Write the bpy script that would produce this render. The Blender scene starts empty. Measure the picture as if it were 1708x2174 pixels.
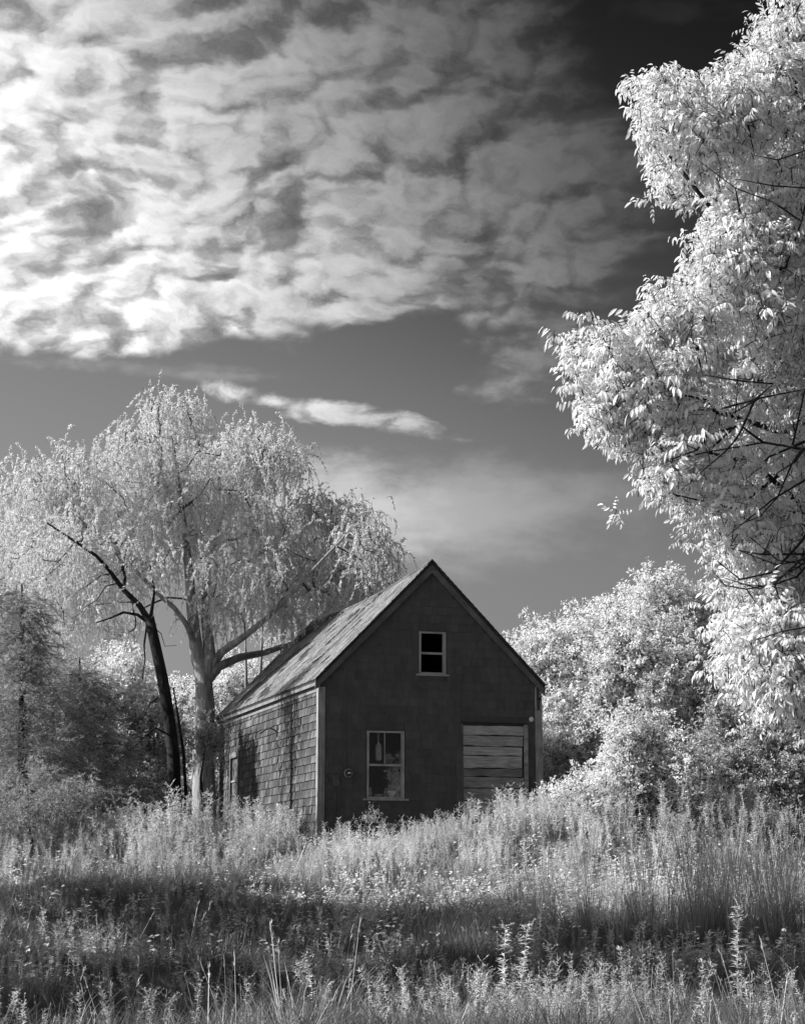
import bpy, bmesh, math, random
import numpy as np
from mathutils import Vector, Matrix, noise as mnoise
random.seed(7); rng = np.random.default_rng(7)
R = math.radians
scene = bpy.context.scene
col = scene.collection

# ------------------------------------------------------------------ camera
PITCH = 0.189
CAMZ = 1.5
cam_d = bpy.data.cameras.new('camera'); cam = bpy.data.objects.new('camera', cam_d); col.objects.link(cam)
cam_d.sensor_fit = 'VERTICAL'; cam_d.sensor_height = 24.0; cam_d.lens = 5500/2977*24.0
cam_d.clip_start = 0.1; cam_d.clip_end = 3000
cam.location = (0, 0, CAMZ); cam.rotation_euler = (math.pi/2+PITCH, 0, 0)
scene.camera = cam
FPX = 4016.3
def at(px, py, Y):
    """point at depth Y seen at (px,py) of the 1708x2174 view"""
    a = (px-854)/FPX; b = (1087-py)/FPX
    d = (a, math.cos(PITCH)-b*math.sin(PITCH), math.sin(PITCH)+b*math.cos(PITCH))
    t = Y/d[1]
    return Vector((d[0]*t, Y, d[2]*t+CAMZ))
def PX(Y): return FPX/Y      # view pixels per metre at depth Y

# ------------------------------------------------------------------ render / colour
scene.view_settings.view_transform = 'Standard'; scene.view_settings.look = 'None'
scene.view_settings.exposure = 0.8; scene.view_settings.gamma = 1.0
scene.view_settings.use_curve_mapping = False
scene.cycles.max_bounces = 10; scene.cycles.diffuse_bounces = 8; scene.cycles.transmission_bounces = 8; scene.cycles.transparent_max_bounces = 8
scene.cycles.use_denoising = True

# ------------------------------------------------------------------ sun
SUN_AZ = Vector((-0.995, -0.09, 0)).normalized(); SUN_EL = R(35)
sun_dir = Vector((SUN_AZ.x*math.cos(SUN_EL), SUN_AZ.y*math.cos(SUN_EL), math.sin(SUN_EL)))
sd = bpy.data.lights.new('sun', 'SUN'); sd.energy = 4.6; sd.angle = R(0.5); sd.color = (1, 1, 1)
so = bpy.data.objects.new('sun', sd); col.objects.link(so)
so.rotation_euler = (-sun_dir).to_track_quat('-Z', 'Y').to_euler(); so.location = sun_dir*60

# ------------------------------------------------------------------ node helper
class NT:
    def __init__(s, nt): s.nt = nt
    def n(s, typ, **kw):
        nd = s.nt.nodes.new(typ)
        for k, v in kw.items(): setattr(nd, k, v)
        return nd
    def link(s, a, b): s.nt.links.new(a, b)
    def put(s, sock, v):
        if v is None: return
        if hasattr(v, 'is_linked'): s.link(v, sock)
        else:
            try: sock.default_value = v
            except Exception: sock.default_value = (v, v, v)
    def m(s, op, a, b=None, c=None, clamp=False):
        nd = s.n('ShaderNodeMath', operation=op, use_clamp=clamp)
        s.put(nd.inputs[0], a); s.put(nd.inputs[1], b); s.put(nd.inputs[2], c)
        return nd.outputs[0]
    def vm(s, op, a, b=None, scale=None):
        nd = s.n('ShaderNodeVectorMath', operation=op)
        s.put(nd.inputs[0], a); s.put(nd.inputs[1], b)
        if scale is not None: s.put(nd.inputs['Scale'], scale)
        return nd.outputs[1] if op in ('LENGTH', 'DOT_PRODUCT', 'DISTANCE') else nd.outputs[0]
    def xyz(s, x, y, z):
        nd = s.n('ShaderNodeCombineXYZ')
        for i, v in enumerate((x, y, z)): s.put(nd.inputs[i], v)
        return nd.outputs[0]
    def sep(s, v):
        nd = s.n('ShaderNodeSeparateXYZ'); s.link(v, nd.inputs[0]); return nd.outputs
    def noise(s, v, scale, detail=4, rough=.5, dist=0., out=0, lac=2.0, dim='3D'):
        nd = s.n('ShaderNodeTexNoise', noise_dimensions=dim); s.put(nd.inputs['Vector'], v)
        nd.inputs['Scale'].default_value = scale; nd.inputs['Detail'].default_value = detail
        nd.inputs['Roughness'].default_value = rough; nd.inputs['Distortion'].default_value = dist
        nd.inputs['Lacunarity'].default_value = lac
        return nd.outputs[out]
    def voro(s, v, scale, smooth=.3, detail=0.):
        nd = s.n('ShaderNodeTexVoronoi', feature='SMOOTH_F1', voronoi_dimensions='2D'); s.put(nd.inputs['Vector'], v)
        nd.inputs['Scale'].default_value = scale; nd.inputs['Smoothness'].default_value = smooth
        nd.inputs['Detail'].default_value = detail
        return nd.outputs['Distance']
    def ss(s, v, a, b, lo=0., hi=1.):
        nd = s.n('ShaderNodeMapRange', interpolation_type='SMOOTHSTEP'); s.put(nd.inputs[0], v)
        s.put(nd.inputs[1], a); s.put(nd.inputs[2], b); s.put(nd.inputs[3], lo); s.put(nd.inputs[4], hi)
        return nd.outputs[0]
    def lin(s, v, a, b, lo=0., hi=1.):
        nd = s.n('ShaderNodeMapRange'); s.put(nd.inputs[0], v)
        s.put(nd.inputs[1], a); s.put(nd.inputs[2], b); s.put(nd.inputs[3], lo); s.put(nd.inputs[4], hi)
        return nd.outputs[0]
    def mix(s, f, a, b):
        return s.m('ADD', s.m('MULTIPLY', a, s.m('SUBTRACT', 1., f)), s.m('MULTIPLY', b, f))

# ------------------------------------------------------------------ sky
world = bpy.data.worlds.new('World'); scene.world = world; world.use_nodes = True
wn = world.node_tree; wn.nodes.clear(); W = NT(wn)
sky = W.n('ShaderNodeTexSky', sky_type='NISHITA'); sky.sun_disc = False
sky.sun_elevation = SUN_EL; sky.sun_rotation = math.atan2(SUN_AZ.x, SUN_AZ.y)
sky.air_density = 1.0; sky.dust_density = 0.6; sky.ozone_density = 1.0
sc_ = W.n('ShaderNodeSeparateColor'); W.link(sky.outputs[0], sc_.inputs[0])
red = sc_.outputs[0]                         # infrared film sees little but the red end of the sky
CLOUD_K = 6.2
tc = W.n('ShaderNodeTexCoord')
dx, dy, dz = W.sep(tc.outputs['Generated'])
zc = W.m('MAXIMUM', dz, 0.02)
# infrared darkening of clear sky with elevation and away from the sun
tt_ = W.m('ADD', W.m('SUBTRACT', dz, .25), W.m('MULTIPLY', dx, .45))
tt_ = W.m('MULTIPLY', W.m('ADD', tt_, W.m('SQRT', W.m('ADD', W.m('MULTIPLY', tt_, tt_), .004))), .5)
fall = W.m('POWER', 2.71828, W.m('MULTIPLY', tt_, -9.5))
base = W.m('MULTIPLY', W.m('MULTIPLY', red, fall), W.lin(dx, -.25, .25, 1.15, .85))
SKY_K = 0.66
base = W.m('MULTIPLY', W.m('MULTIPLY', base, W.ss(dz, -.02, .24, .42, 1.0)), SKY_K)
# cloud sheet
zq = W.m('ADD', zc, .32)
P = W.xyz(W.m('DIVIDE', dx, zq), W.m('DIVIDE', dy, zq), 0.)
def off(vec, amt): return W.vm('SCALE', W.vm('SUBTRACT', vec, (.5, .5, .5)), scale=amt)
Pw = W.vm('ADD', P, off(W.noise(P, 5.5, 2, .5, out=1, dim='2D'), .08))
Pw = W.vm('ADD', Pw, off(W.noise(P, 25., 3, .6, out=1, dim='2D'), .026))
Pw = W.vm('ADD', Pw, off(W.noise(P, 75., 2, .6, out=1, dim='2D'), .010))
def density(Pv):
    a = W.voro(Pv, 11.5, .5); b = W.voro(Pv, 27., .5); c = W.voro(Pv, 60., .5)
    a = W.m('MULTIPLY', a, a); b = W.m('MULTIPLY', b, b)
    t = W.m('ADD', W.m('MULTIPLY', a, 1.3), W.m('MULTIPLY', b, .75))
    t = W.m('ADD', t, W.m('MULTIPLY', c, .24))
    return W.m('SUBTRACT', 1.0, t)
d0 = density(Pw)
d1 = density(W.vm('ADD', Pw, (-.009, -.013, 0.)))
relief = W.m('SUBTRACT', d0, d1)
fb = W.noise(Pw, 11., 9, .72, dim='2D')
fine = W.noise(Pw, 70., 5, .75, dim='2D')
u = dx; v = dz
lf2 = W.noise(P, 4.6, 4, .55, dim='2D')
vw = W.m('ADD', v, W.m('MULTIPLY', W.m('SUBTRACT', lf2, .5), .07))
lowb = W.m('ADD', .248, W.m('MULTIPLY', W.m('MAXIMUM', W.m('ADD', u, .09), 0.), .24))
edge_low = W.ss(vw, lowb, W.m('ADD', lowb, .03))
uw = W.m('ADD', u, W.m('MULTIPLY', W.m('SUBTRACT', lf2, .5), .16))
lim = W.m('SUBTRACT', .685, W.m('MULTIPLY', v, 1.28))
edge_right = W.ss(W.m('SUBTRACT', lim, uw), -.02, .11)
cov = W.m('MULTIPLY', edge_low, edge_right)
body = W.m('ADD', W.m('MULTIPLY', d0, .50), fb)
dens = W.ss(W.m('ADD', body, W.m('MULTIPLY', cov, 1.25)), 1.02, 1.95)
dens = W.m('MULTIPLY', dens, W.ss(cov, 0., .5))
def blob(cu, cv, ru, rv, rot=0.):
    a = W.m('DIVIDE', W.m('SUBTRACT', u, cu), ru)
    b = W.m('DIVIDE', W.m('SUBTRACT', W.m('SUBTRACT', v, cv), W.m('MULTIPLY', W.m('SUBTRACT', u, cu), rot)), rv)
    return W.m('SUBTRACT', 1., W.m('SQRT', W.m('ADD', W.m('MULTIPLY', a, a), W.m('MULTIPLY', b, b))))
Ps = W.xyz(u, W.m('MULTIPLY', v, 2.2), 0.)
wsp = W.noise(Ps, 24., 5, .62, .2, dim='2D')
soft = W.m('ADD', .20, W.m('MULTIPLY', W.noise(Ps, 17., 6, .62, 0., dim='2D'), .85))
def wisp(cu, cv, ru, rv, rot, lo, hi, amt, src=None):
    return W.m('MULTIPLY', W.ss(W.m('ADD', W.m('MULTIPLY', W.m('MAXIMUM', blob(cu, cv, ru, rv, rot), -1.), .6), src if src is not None else wsp), lo, hi), amt)
w1 = wisp(-.034, .2385, .075, .0075, -.16, .52, .88, .80)
w2 = wisp(.085, .276, .06, .030, .45, .52, .95, .60)
w3 = wisp(.030, .188, .10, .026, -.02, .42, 1.15, .52, soft)
w3b = wisp(-.034, .193, .050, .022, -.16, .42, 1.06, .82, soft)
w4 = wisp(-.125, .259, .11, .007, -.02, .62, 1.0, .12)
w5 = wisp(.115, .462, .02, .008, -.1, .62, 1.1, .35)
w6 = wisp(.060, .480, .045, .012, -.1, .56, 1.0, .40)
w7 = wisp(.14, .430, .05, .010, -.05, .62, 1.0, .12)
al = dens
for w in (w1, w2, w4, w5, w6, w7):
    al = W.m('SUBTRACT', 1., W.m('MULTIPLY', W.m('SUBTRACT', 1., al), W.m('SUBTRACT', 1., w)))
# sunlit cloud: brighter towards the sun (left), billows with dark creases
g = W.m('ADD', u, W.m('MULTIPLY', W.m('SUBTRACT', v, .30), .75))
lum = W.ss(g, -.20, .22, 1.0, .24)
shade = W.m('ADD', .54, W.m('MULTIPLY', relief, 1.5))
shade = W.m('ADD', shade, W.m('MULTIPLY', W.m('SUBTRACT', d0, .55), .85))
shade = W.m('ADD', shade, W.m('MULTIPLY', W.m('SUBTRACT', fb, .5), 1.15))
shade = W.m('ADD', shade, W.m('MULTIPLY', W.m('SUBTRACT', fine, .5), .35))
shade = W.m('ADD', W.ss(shade, -.30, 1.05, .50, .92), W.m('MULTIPLY', W.m('SUBTRACT', fine, .5), .42))
shade = W.m('ADD', shade, W.m('MULTIPLY', relief, .45))
cl = W.m('MULTIPLY', W.m('MULTIPLY', lum, lum), shade)
cl = W.m('ADD', cl, .02)
tot = W.mix(al, base, W.m('MULTIPLY', cl, CLOUD_K))
veil = W.m('SUBTRACT', 1., W.m('MULTIPLY', W.m('SUBTRACT', 1., w3), W.m('SUBTRACT', 1., w3b)))
tot = W.mix(veil, tot, W.m('MULTIPLY', W.m('MULTIPLY', lum, .72), CLOUD_K))
tot = W.m('MAXIMUM', tot, 0.02)
bg = W.n('ShaderNodeBackground'); bg.inputs['Strength'].default_value = 0.10
comb = W.n('ShaderNodeCombineColor')
for i in range(3): W.link(tot, comb.inputs[i])
W.link(comb.outputs[0], bg.inputs[0])
wo = W.n('ShaderNodeOutputWorld'); W.link(bg.outputs[0], wo.inputs[0])

# ------------------------------------------------------------------ materials (the film is black and white: all colours are greys)
def material(name):
    m = bpy.data.materials.new(name); m.use_nodes = True; m.node_tree.nodes.clear()
    return m, NT(m.node_tree)
def grey(N, v):
    c = N.n('ShaderNodeCombineColor')
    for i in range(3): N.put(c.inputs[i], v)
    return c.outputs[0]
def leaf_mat(name, lo, hi, trans=.45, gloss=.04):
    m, N = material(name)
    oi = N.n('ShaderNodeObjectInfo')
    ge = N.n('ShaderNodeNewGeometry')
    r = N.m('FRACT', N.m('ADD', N.m('MULTIPLY', oi.outputs['Random'], .7), N.m('MULTIPLY', ge.outputs['Random Per Island'], .3)))
    tn = N.n('ShaderNodeAttribute', attribute_type='INSTANCER', attribute_name='tone').outputs['Fac']
    tn = N.m('ADD', 1., tn)
    c = grey(N, N.m('MULTIPLY', tn, N.lin(r, 0., 1., lo, hi)))
    d = N.n('ShaderNodeBsdfDiffuse'); N.link(c, d.inputs[0])
    t = N.n('ShaderNodeBsdfTranslucent'); N.link(c, t.inputs[0])
    mx = N.n('ShaderNodeMixShader'); mx.inputs[0].default_value = trans
    N.link(d.outputs[0], mx.inputs[1]); N.link(t.outputs[0], mx.inputs[2])
    gl = N.n('ShaderNodeBsdfGlossy'); gl.inputs['Roughness'].default_value = .45; gl.inputs[0].default_value = (.9, .9, .9, 1)
    m2 = N.n('ShaderNodeMixShader'); m2.inputs[0].default_value = gloss
    N.link(mx.outputs[0], m2.inputs[1]); N.link(gl.outputs[0], m2.inputs[2])
    o = N.n('ShaderNodeOutputMaterial'); N.link(m2.outputs[0], o.inputs[0])
    return m
def solid_mat(name, fn, rough=.85, bump=None, spec=.3, metal=0.):
    m, N = material(name)
    b = N.n('ShaderNodeBsdfPrincipled'); b.inputs['Roughness'].default_value = rough
    b.inputs['Specular IOR Level'].default_value = spec; b.inputs['Metallic'].default_value = metal
    tcn = N.n('ShaderNodeTexCoord'); p = tcn.outputs['Object']
    N.link(grey(N, fn(N, p)), b.inputs['Base Color'])
    if bump:
        bn = N.n('ShaderNodeBump'); bn.inputs['Strength'].default_value = bump[2]; bn.inputs['Distance'].default_value = bump[1]
        N.link(N.noise(N.vm('MULTIPLY', p, bump[3] if len(bump) > 3 else (1, 1, 1)), bump[0], 6, .6), bn.inputs['Height'])
        N.link(bn.outputs[0], b.inputs['Normal'])
    o = N.n('ShaderNodeOutputMaterial'); N.link(b.outputs[0], o.inputs[0])
    return m
def attr(N, name):
    a = N.n('ShaderNodeAttribute', attribute_name=name); return a.outputs['Fac']
M = {}
M['willow_leaf'] = leaf_mat('willow_leaf', .72, .94, .5)
M['broad_leaf'] = leaf_mat('broad_leaf', .84, .97, .5, .06)
M['ash_leaf'] = leaf_mat('ash_leaf', .72, .93, .46, .05)
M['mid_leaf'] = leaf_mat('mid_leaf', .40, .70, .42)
M['needle'] = leaf_mat('needle', .38, .66, .38)
M['grass'] = leaf_mat('grass_blade', .15, .40, .4)
M['weed'] = leaf_mat('weed_leaf', .58, .88, .45)
M['seed'] = leaf_mat('seed_head', .55, .85, .3)
M['stalk'] = leaf_mat('dry_stalk', .35, .6, .1)
def bark(name, lo, hi, sc=6.):
    return solid_mat(name, lambda N, p: N.lin(N.noise(N.vm('MULTIPLY', p, (1, 1, .25)), sc, 7, .65), .35, .68, lo, hi), .9, (sc*2.5, .04, .9, (1, 1, .3)))
M['bark_grey'] = bark('bark_grey', .13, .40)
M['bark_dark'] = bark('bark_dark', .008, .03)
M['bark_twig'] = bark('bark_twig', .03, .10)
M['soil'] = solid_mat('ground', lambda N, p: N.lin(N.noise(p, 1.2, 8, .65), .3, .7, .12, .28), .95, (8, .1, 1.))
# house
def side_f(N, p):
    oi = N.n('ShaderNodeObjectInfo').outputs['Random']
    a = attr(N, 'tint')
    r = N.m('FRACT', N.m('ADD', oi, a))
    v = N.lin(N.m('POWER', r, 2.4), 0., 1., .062, .165)
    st = N.noise(N.vm('MULTIPLY', p, (1, 1, .35)), 9., 6, .7)
    v = N.m('MULTIPLY', v, N.lin(st, .3, .72, .55, 1.30))
    big_ = N.noise(N.vm('MULTIPLY', p, (1, 1, .45)), 1.1, 4, .6)
    v = N.m('MULTIPLY', v, N.lin(big_, .35, .65, .6, 1.35))
    return v
M['side_shingle'] = solid_mat('weathered_side_shingle', side_f, .9, (30, .01, .5))
M['front_shingle'] = solid_mat('dark_front_shingle', lambda N, p: N.m('MULTIPLY', N.lin(attr(N, 'tint'), 0., 1., .076, .094), N.lin(N.noise(N.vm('MULTIPLY', p, (1, 1, .45)), 4., 8, .75), .3, .7, .76, 1.30)), .9, (40, .006, .5))
def roof_f(N, p):
    st = N.noise(N.vm('MULTIPLY', p, (.5, 2.2, .5)), 2.4, 8, .7)
    f2 = N.noise(p, 38., 5, .8)
    v = N.m('MULTIPLY', N.lin(attr(N, 'tint'), 0., 1., .14, .25), N.lin(st, .38, .60, .32, 1.20))
    return N.m('MULTIPLY', v, N.lin(f2, .3, .7, .7, 1.3))
M['roof_shingle'] = solid_mat('granular_roof_shingle', roof_f, .92, (60, .008, .8))
M['underlay'] = solid_mat('bare_roof_underlay', lambda N, p: N.lin(N.noise(p, 5., 5, .6), .3, .7, .022, .05), .9)
def wood(name, lo, hi, sx=(1, 1, .12), sc=22.):
    return solid_mat(name, lambda N, p: N.m('MULTIPLY', N.lin(N.noise(N.vm('MULTIPLY', p, sx), sc, 6, .65), .3, .7, lo, hi), N.lin(N.noise(p, 3., 5, .6), .3, .7, .7, 1.15)), .8, (sc*1.4, .006, .6, sx))
M['paint_post'] = wood('old_white_paint_post', .20, .38)
M['paint_trim'] = wood('old_trim_paint', .28, .46, (.12, 1, 1))
M['rake'] = wood('rake_paint', .09, .15, (.15, 1, .15))
M['eave_wood'] = wood('eave_wood', .16, .30, (1, .1, 1))
M['sash'] = wood('sash_paint', .30, .44, (1, 1, .2))
M['board'] = solid_mat('weathered_board', lambda N, p: N.m('MULTIPLY', N.lin(N.noise(N.vm('MULTIPLY', p, (.10, 1, 1)), 26., 7, .7), .28, .72, .15, .42), N.lin(N.m('ADD', N.m('MULTIPLY', N.noise(N.vm('MULTIPLY', p, (.5, 1, 1)), 4., 5, .7), .6), N.m('MULTIPLY', N.n('ShaderNodeObjectInfo').outputs['Random'], .4)), .25, .7, .5, 1.45)), .85, (40, .01, .7, (.1, 1, 1)))
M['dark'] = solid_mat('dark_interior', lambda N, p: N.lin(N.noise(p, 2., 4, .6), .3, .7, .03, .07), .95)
M['metal'] = solid_mat('dull_metal', lambda N, p: N.lin(N.noise(p, 12., 4, .6), .3, .7, .08, .14), .5, None, .5, .3)
M['metal_dark'] = solid_mat('dark_iron', lambda N, p: N.lin(N.noise(p, 12., 4, .6), .3, .7, .012, .03), .6)
M['white'] = solid_mat('faded_white', lambda N, p: N.lin(N.noise(p, 8., 4, .6), .3, .7, .6, .85), .6)
m, N = material('window_glass')
g1 = N.n('ShaderNodeBsdfGlossy'); g1.inputs['Roughness'].default_value = .02; g1.inputs[0].default_value = (.9, .9, .9, 1)
tr = N.n('ShaderNodeBsdfTransparent'); tr.inputs[0].default_value = (.88, .88, .88, 1)
fr = N.n('ShaderNodeFresnel'); fr.inputs[0].default_value = 1.5
mx = N.n('ShaderNodeMixShader'); N.link(fr.outputs[0], mx.inputs[0]); N.link(tr.outputs[0], mx.inputs[1]); N.link(g1.outputs[0], mx.inputs[2])
o = N.n('ShaderNodeOutputMaterial'); N.link(mx.outputs[0], o.inputs[0]); M['glass'] = m

# ------------------------------------------------------------------ object helpers
def tag(o, label=None, cat=None, group=None, kind=None):
    if label: o['label'] = label
    if cat: o['category'] = cat
    if group: o['group'] = group
    if kind: o['kind'] = kind
    return o
def empty(name, loc, rz=0.):
    o = bpy.data.objects.new(name, None); col.objects.link(o); o.location = loc; o.rotation_euler = (0, 0, rz)
    o.empty_display_size = .3
    return o
def link(name, me, parent=None):
    o = bpy.data.objects.new(name, me); col.objects.link(o)
    if parent is not None: o.parent = parent
    return o
class MB:
    """collects polygons; build() links them as one mesh"""
    def __init__(s): s.v = []; s.f = []; s.t = []; s.mi = []
    def face(s, pts, tint=0., mi=0):
        i = len(s.v); s.v += [tuple(p) for p in pts]; s.f.append(tuple(range(i, i+len(pts)))); s.t.append(tint); s.mi.append(mi)
    def hexa(s, c, tint=0., mi=0):
        """8 corners: bottom ring 0-3, top ring 4-7"""
        i = len(s.v); s.v += [tuple(p) for p in c]
        for q in ((0, 3, 2, 1), (4, 5, 6, 7), (0, 1, 5, 4), (1, 2, 6, 5), (2, 3, 7, 6), (3, 0, 4, 7)):
            s.f.append(tuple(i+k for k in q)); s.t.append(tint); s.mi.append(mi)
    def box(s, a, b, tint=0., mi=0):
        x0, y0, z0 = a; x1, y1, z1 = b
        s.hexa([(x0, y0, z0), (x1, y0, z0), (x1, y1, z0), (x0, y1, z0), (x0, y0, z1), (x1, y0, z1), (x1, y1, z1), (x0, y1, z1)], tint, mi)
    def tube(s, pts, rad, n=6, tint=0., mi=0, cap=True):
        pts = [Vector(p) for p in pts]
        if len(pts) < 2: return
        rings = []; up = None
        for k, p in enumerate(pts):
            a = pts[max(k-1, 0)]; b = pts[min(k+1, len(pts)-1)]
            d = (b-a)
            if d.length < 1e-6: d = Vector((0, 0, 1))
            d.normalize()
            if up is None:
                up = d.orthogonal().normalized()
            else:
                up = (up - d*up.dot(d))
                up = up.normalized() if up.length > 1e-5 else d.orthogonal().normalized()
            w = d.cross(up)
            r = rad[k] if hasattr(rad, '__len__') else rad
            i = len(s.v)
            for j in range(n):
                an = 2*math.pi*j/n
                s.v.append(tuple(p+(up*math.cos(an)+w*math.sin(an))*r))
            rings.append(i)
        for k in range(len(rings)-1):
            for j in range(n):
                a, b = rings[k], rings[k+1]
                s.f.append((a+j, a+(j+1) % n, b+(j+1) % n, b+j)); s.t.append(tint); s.mi.append(mi)
        if cap:
            s.f.append(tuple(rings[0]+j for j in range(n))[::-1]); s.t.append(tint); s.mi.append(mi)
            s.f.append(tuple(rings[-1]+j for j in range(n))); s.t.append(tint); s.mi.append(mi)
    def mesh(s, name, mats, smooth=False):
        me = bpy.data.meshes.new(name); me.from_pydata(s.v, [], s.f)
        for mm in (mats if isinstance(mats, (list, tuple)) else [mats]): me.materials.append(mm)
        a = me.attributes.new('tint', 'FLOAT', 'FACE'); a.data.foreach_set('value', np.array(s.t, dtype=np.float32))
        me.polygons.foreach_set('material_index', np.array(s.mi, dtype=np.int32))
        if smooth: me.polygons.foreach_set('use_smooth', [True]*len(s.f))
        me.update(); return me
    def build(s, name, mats, parent=None, smooth=False):
        return link(name, s.mesh(name, mats, smooth), parent)

# leaf templates -------------------------------------------------------------
def rnd(a, b): return random.uniform(a, b)
def rvec():
    while True:
        v = Vector((rnd(-1, 1), rnd(-1, 1), rnd(-1, 1)))
        if .05 < v.length < 1: return v.normalized()
def leaf(mb, base, d, nrm, L, Wd, seg=2, bend=0., mi=0):
    """a leaf blade: pointed, folded or curved strip; seg=1 gives a diamond"""
    d = d.normalized(); s = d.cross(nrm)
    s = s.normalized() if s.length > 1e-4 else d.orthogonal().normalized()
    n = s.cross(d).normalized()
    b = Vector(base)
    if seg == 1:
        i = len(mb.v)
        mb.v += [tuple(b), tuple(b+d*L*.42+s*Wd*.5+n*Wd*.12), tuple(b+d*L-n*bend*L), tuple(b+d*L*.42-s*Wd*.5+n*Wd*.12)]
        mb.f.append((i, i+1, i+2)); mb.f.append((i, i+2, i+3)); mb.t += [0., 0.]; mb.mi += [mi, mi]
        return
    prof = {2: ((.0, .12), (.38, 1.), (1., .0)), 3: ((.0, .1), (.28, .9), (.62, .85), (1., 0.)), 4: ((0, .1), (.2, .72), (.45, 1.), (.72, .75), (1., 0.))}[seg]
    i = len(mb.v)
    for k, (t, w) in enumerate(prof):
        c = b+d*L*t-n*bend*L*t*t
        if w == 0: mb.v.append(tuple(c))
        else: mb.v += [tuple(c+s*Wd*.5*w+n*Wd*.15*w), tuple(c), tuple(c-s*Wd*.5*w+n*Wd*.15*w)]
    for k in range(len(prof)-2):
        a = i+3*k
        mb.f += [(a, a+1, a+4, a+3), (a+1, a+2, a+5, a+4)]; mb.t += [0., 0.]; mb.mi += [mi, mi]
    a = i+3*(len(prof)-2); e = i+3*(len(prof)-1)
    mb.f += [(a, a+1, e), (a+1, a+2, e)]; mb.t += [0., 0.]; mb.mi += [mi, mi]

def t_willow():
    mb = MB(); L = rnd(.5, .9); a = rnd(0, 6.28); pts = []
    out = Vector((math.cos(a), math.sin(a), 0))
    for k in range(7):
        t = k/6; pts.append(out*L*.42*math.sin(t*1.5)+Vector((0, 0, .12*math.sin(t*2.4)-L*.95*t*t)))
    mb.tube(pts, [.006*(1-k/8) for k in range(7)], 3, mi=1, cap=False)
    for k in range(40):
        t = rnd(.05, 1.); x = t*6; j = min(int(x), 5); p = pts[j].lerp(pts[j+1], x-j)
        d = (pts[j+1]-pts[j]).normalized()+rvec()*.85+Vector((0, 0, -.25))
        leaf(mb, p, d, rvec(), rnd(.06, .11), rnd(.018, .028), 1, rnd(0, .3))
    return mb
def t_broad(n=42, r=.26, l=(.065, .11), ratio=.5, droop=.2):
    mb = MB()
    for b in range(6):
        d = rvec(); d.z = abs(d.z)*.7-.1; d.normalize()
        e = d*r*rnd(.7, 1.2); mb.tube([Vector(), e*.5+rvec()*.02, e], [.006, .005, .003], 3, mi=1, cap=False)
        for k in range(n//6):
            t = rnd(.35, 1.1); L = rnd(*l)
            leaf(mb, e*t+rvec()*.04, d*.5+rvec()*.9+Vector((0, 0, -droop)), Vector((0, 0, 1))+rvec()*.9, L, L*ratio*rnd(.8, 1.2), 1, rnd(0, .3))
    return mb
def ash_compound(mb, base, d, L=.2, nl=3, ll=.09, mi=0):
    d = d.normalized(); pts = [Vector(base)]
    for k in range(4): pts.append(pts[-1]+(d+Vector((0, 0, -.10*k))).normalized()*L/4)
    mb.tube(pts, [.0022, .002, .0018, .0015, .001], 3, mi=1, cap=False)
    up = Vector((0, 0, 1))+rvec()*.25
    side = d.cross(up).normalized()
    for k in range(nl):
        p = pts[1+k] if nl <= 3 else pts[min(4, 1+int(k*3/(nl-1)))]
        for s in (-1, 1):
            dd = side*s*.75+d*.6+Vector((0, 0, -rnd(.6, 1.7)))
            l = ll*rnd(.7, 1.15)*(1.0 if k else .85)
            leaf(mb, p, dd, up+side*s*.4+rvec()*.3, l, l*rnd(.30, .38), 4, rnd(.05, .35), mi)
    leaf(mb, pts[-1], d+Vector((0, 0, -rnd(.8, 1.8))), up+rvec()*.3, ll*1.15, ll*.38, 4, .2, mi)
def t_ash():
    mb = MB(); n = random.choice((4, 5, 6)); a0 = rnd(0, 6.28)
    tw = Vector((rnd(-.3, .3), rnd(-.3, .3), 1)).normalized()
    mb.tube([Vector((0, 0, -.10)), Vector(), tw*.06], [.005, .004, .003], 4, mi=1, cap=False)
    for k in range(n):
        a = a0+k*2*math.pi/n+rnd(-.3, .3)
        ash_compound(mb, tw*rnd(0, .05), Vector((math.cos(a), math.sin(a), rnd(-.2, .6))), rnd(.12, .20), 3, rnd(.055, .09))
    return mb
def t_conifer():
    mb = MB(); a = rnd(0, 6.28); out = Vector((math.cos(a), math.sin(a), -.25)); L = rnd(.35, .6)
    for s in range(7):
        st = out*L*s/7; sd_ = (out+rvec()*.7+Vector((0, 0, -.2))).normalized(); sl = L*.5
        mb.tube([st, st+sd_*sl], [.004, .002], 3, mi=1, cap=False)
        for k in range(16):
            leaf(mb, st+sd_*sl*rnd(0, 1), sd_+rvec()*.8, rvec(), rnd(.05, .08), .009, 1)
    return mb
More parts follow.
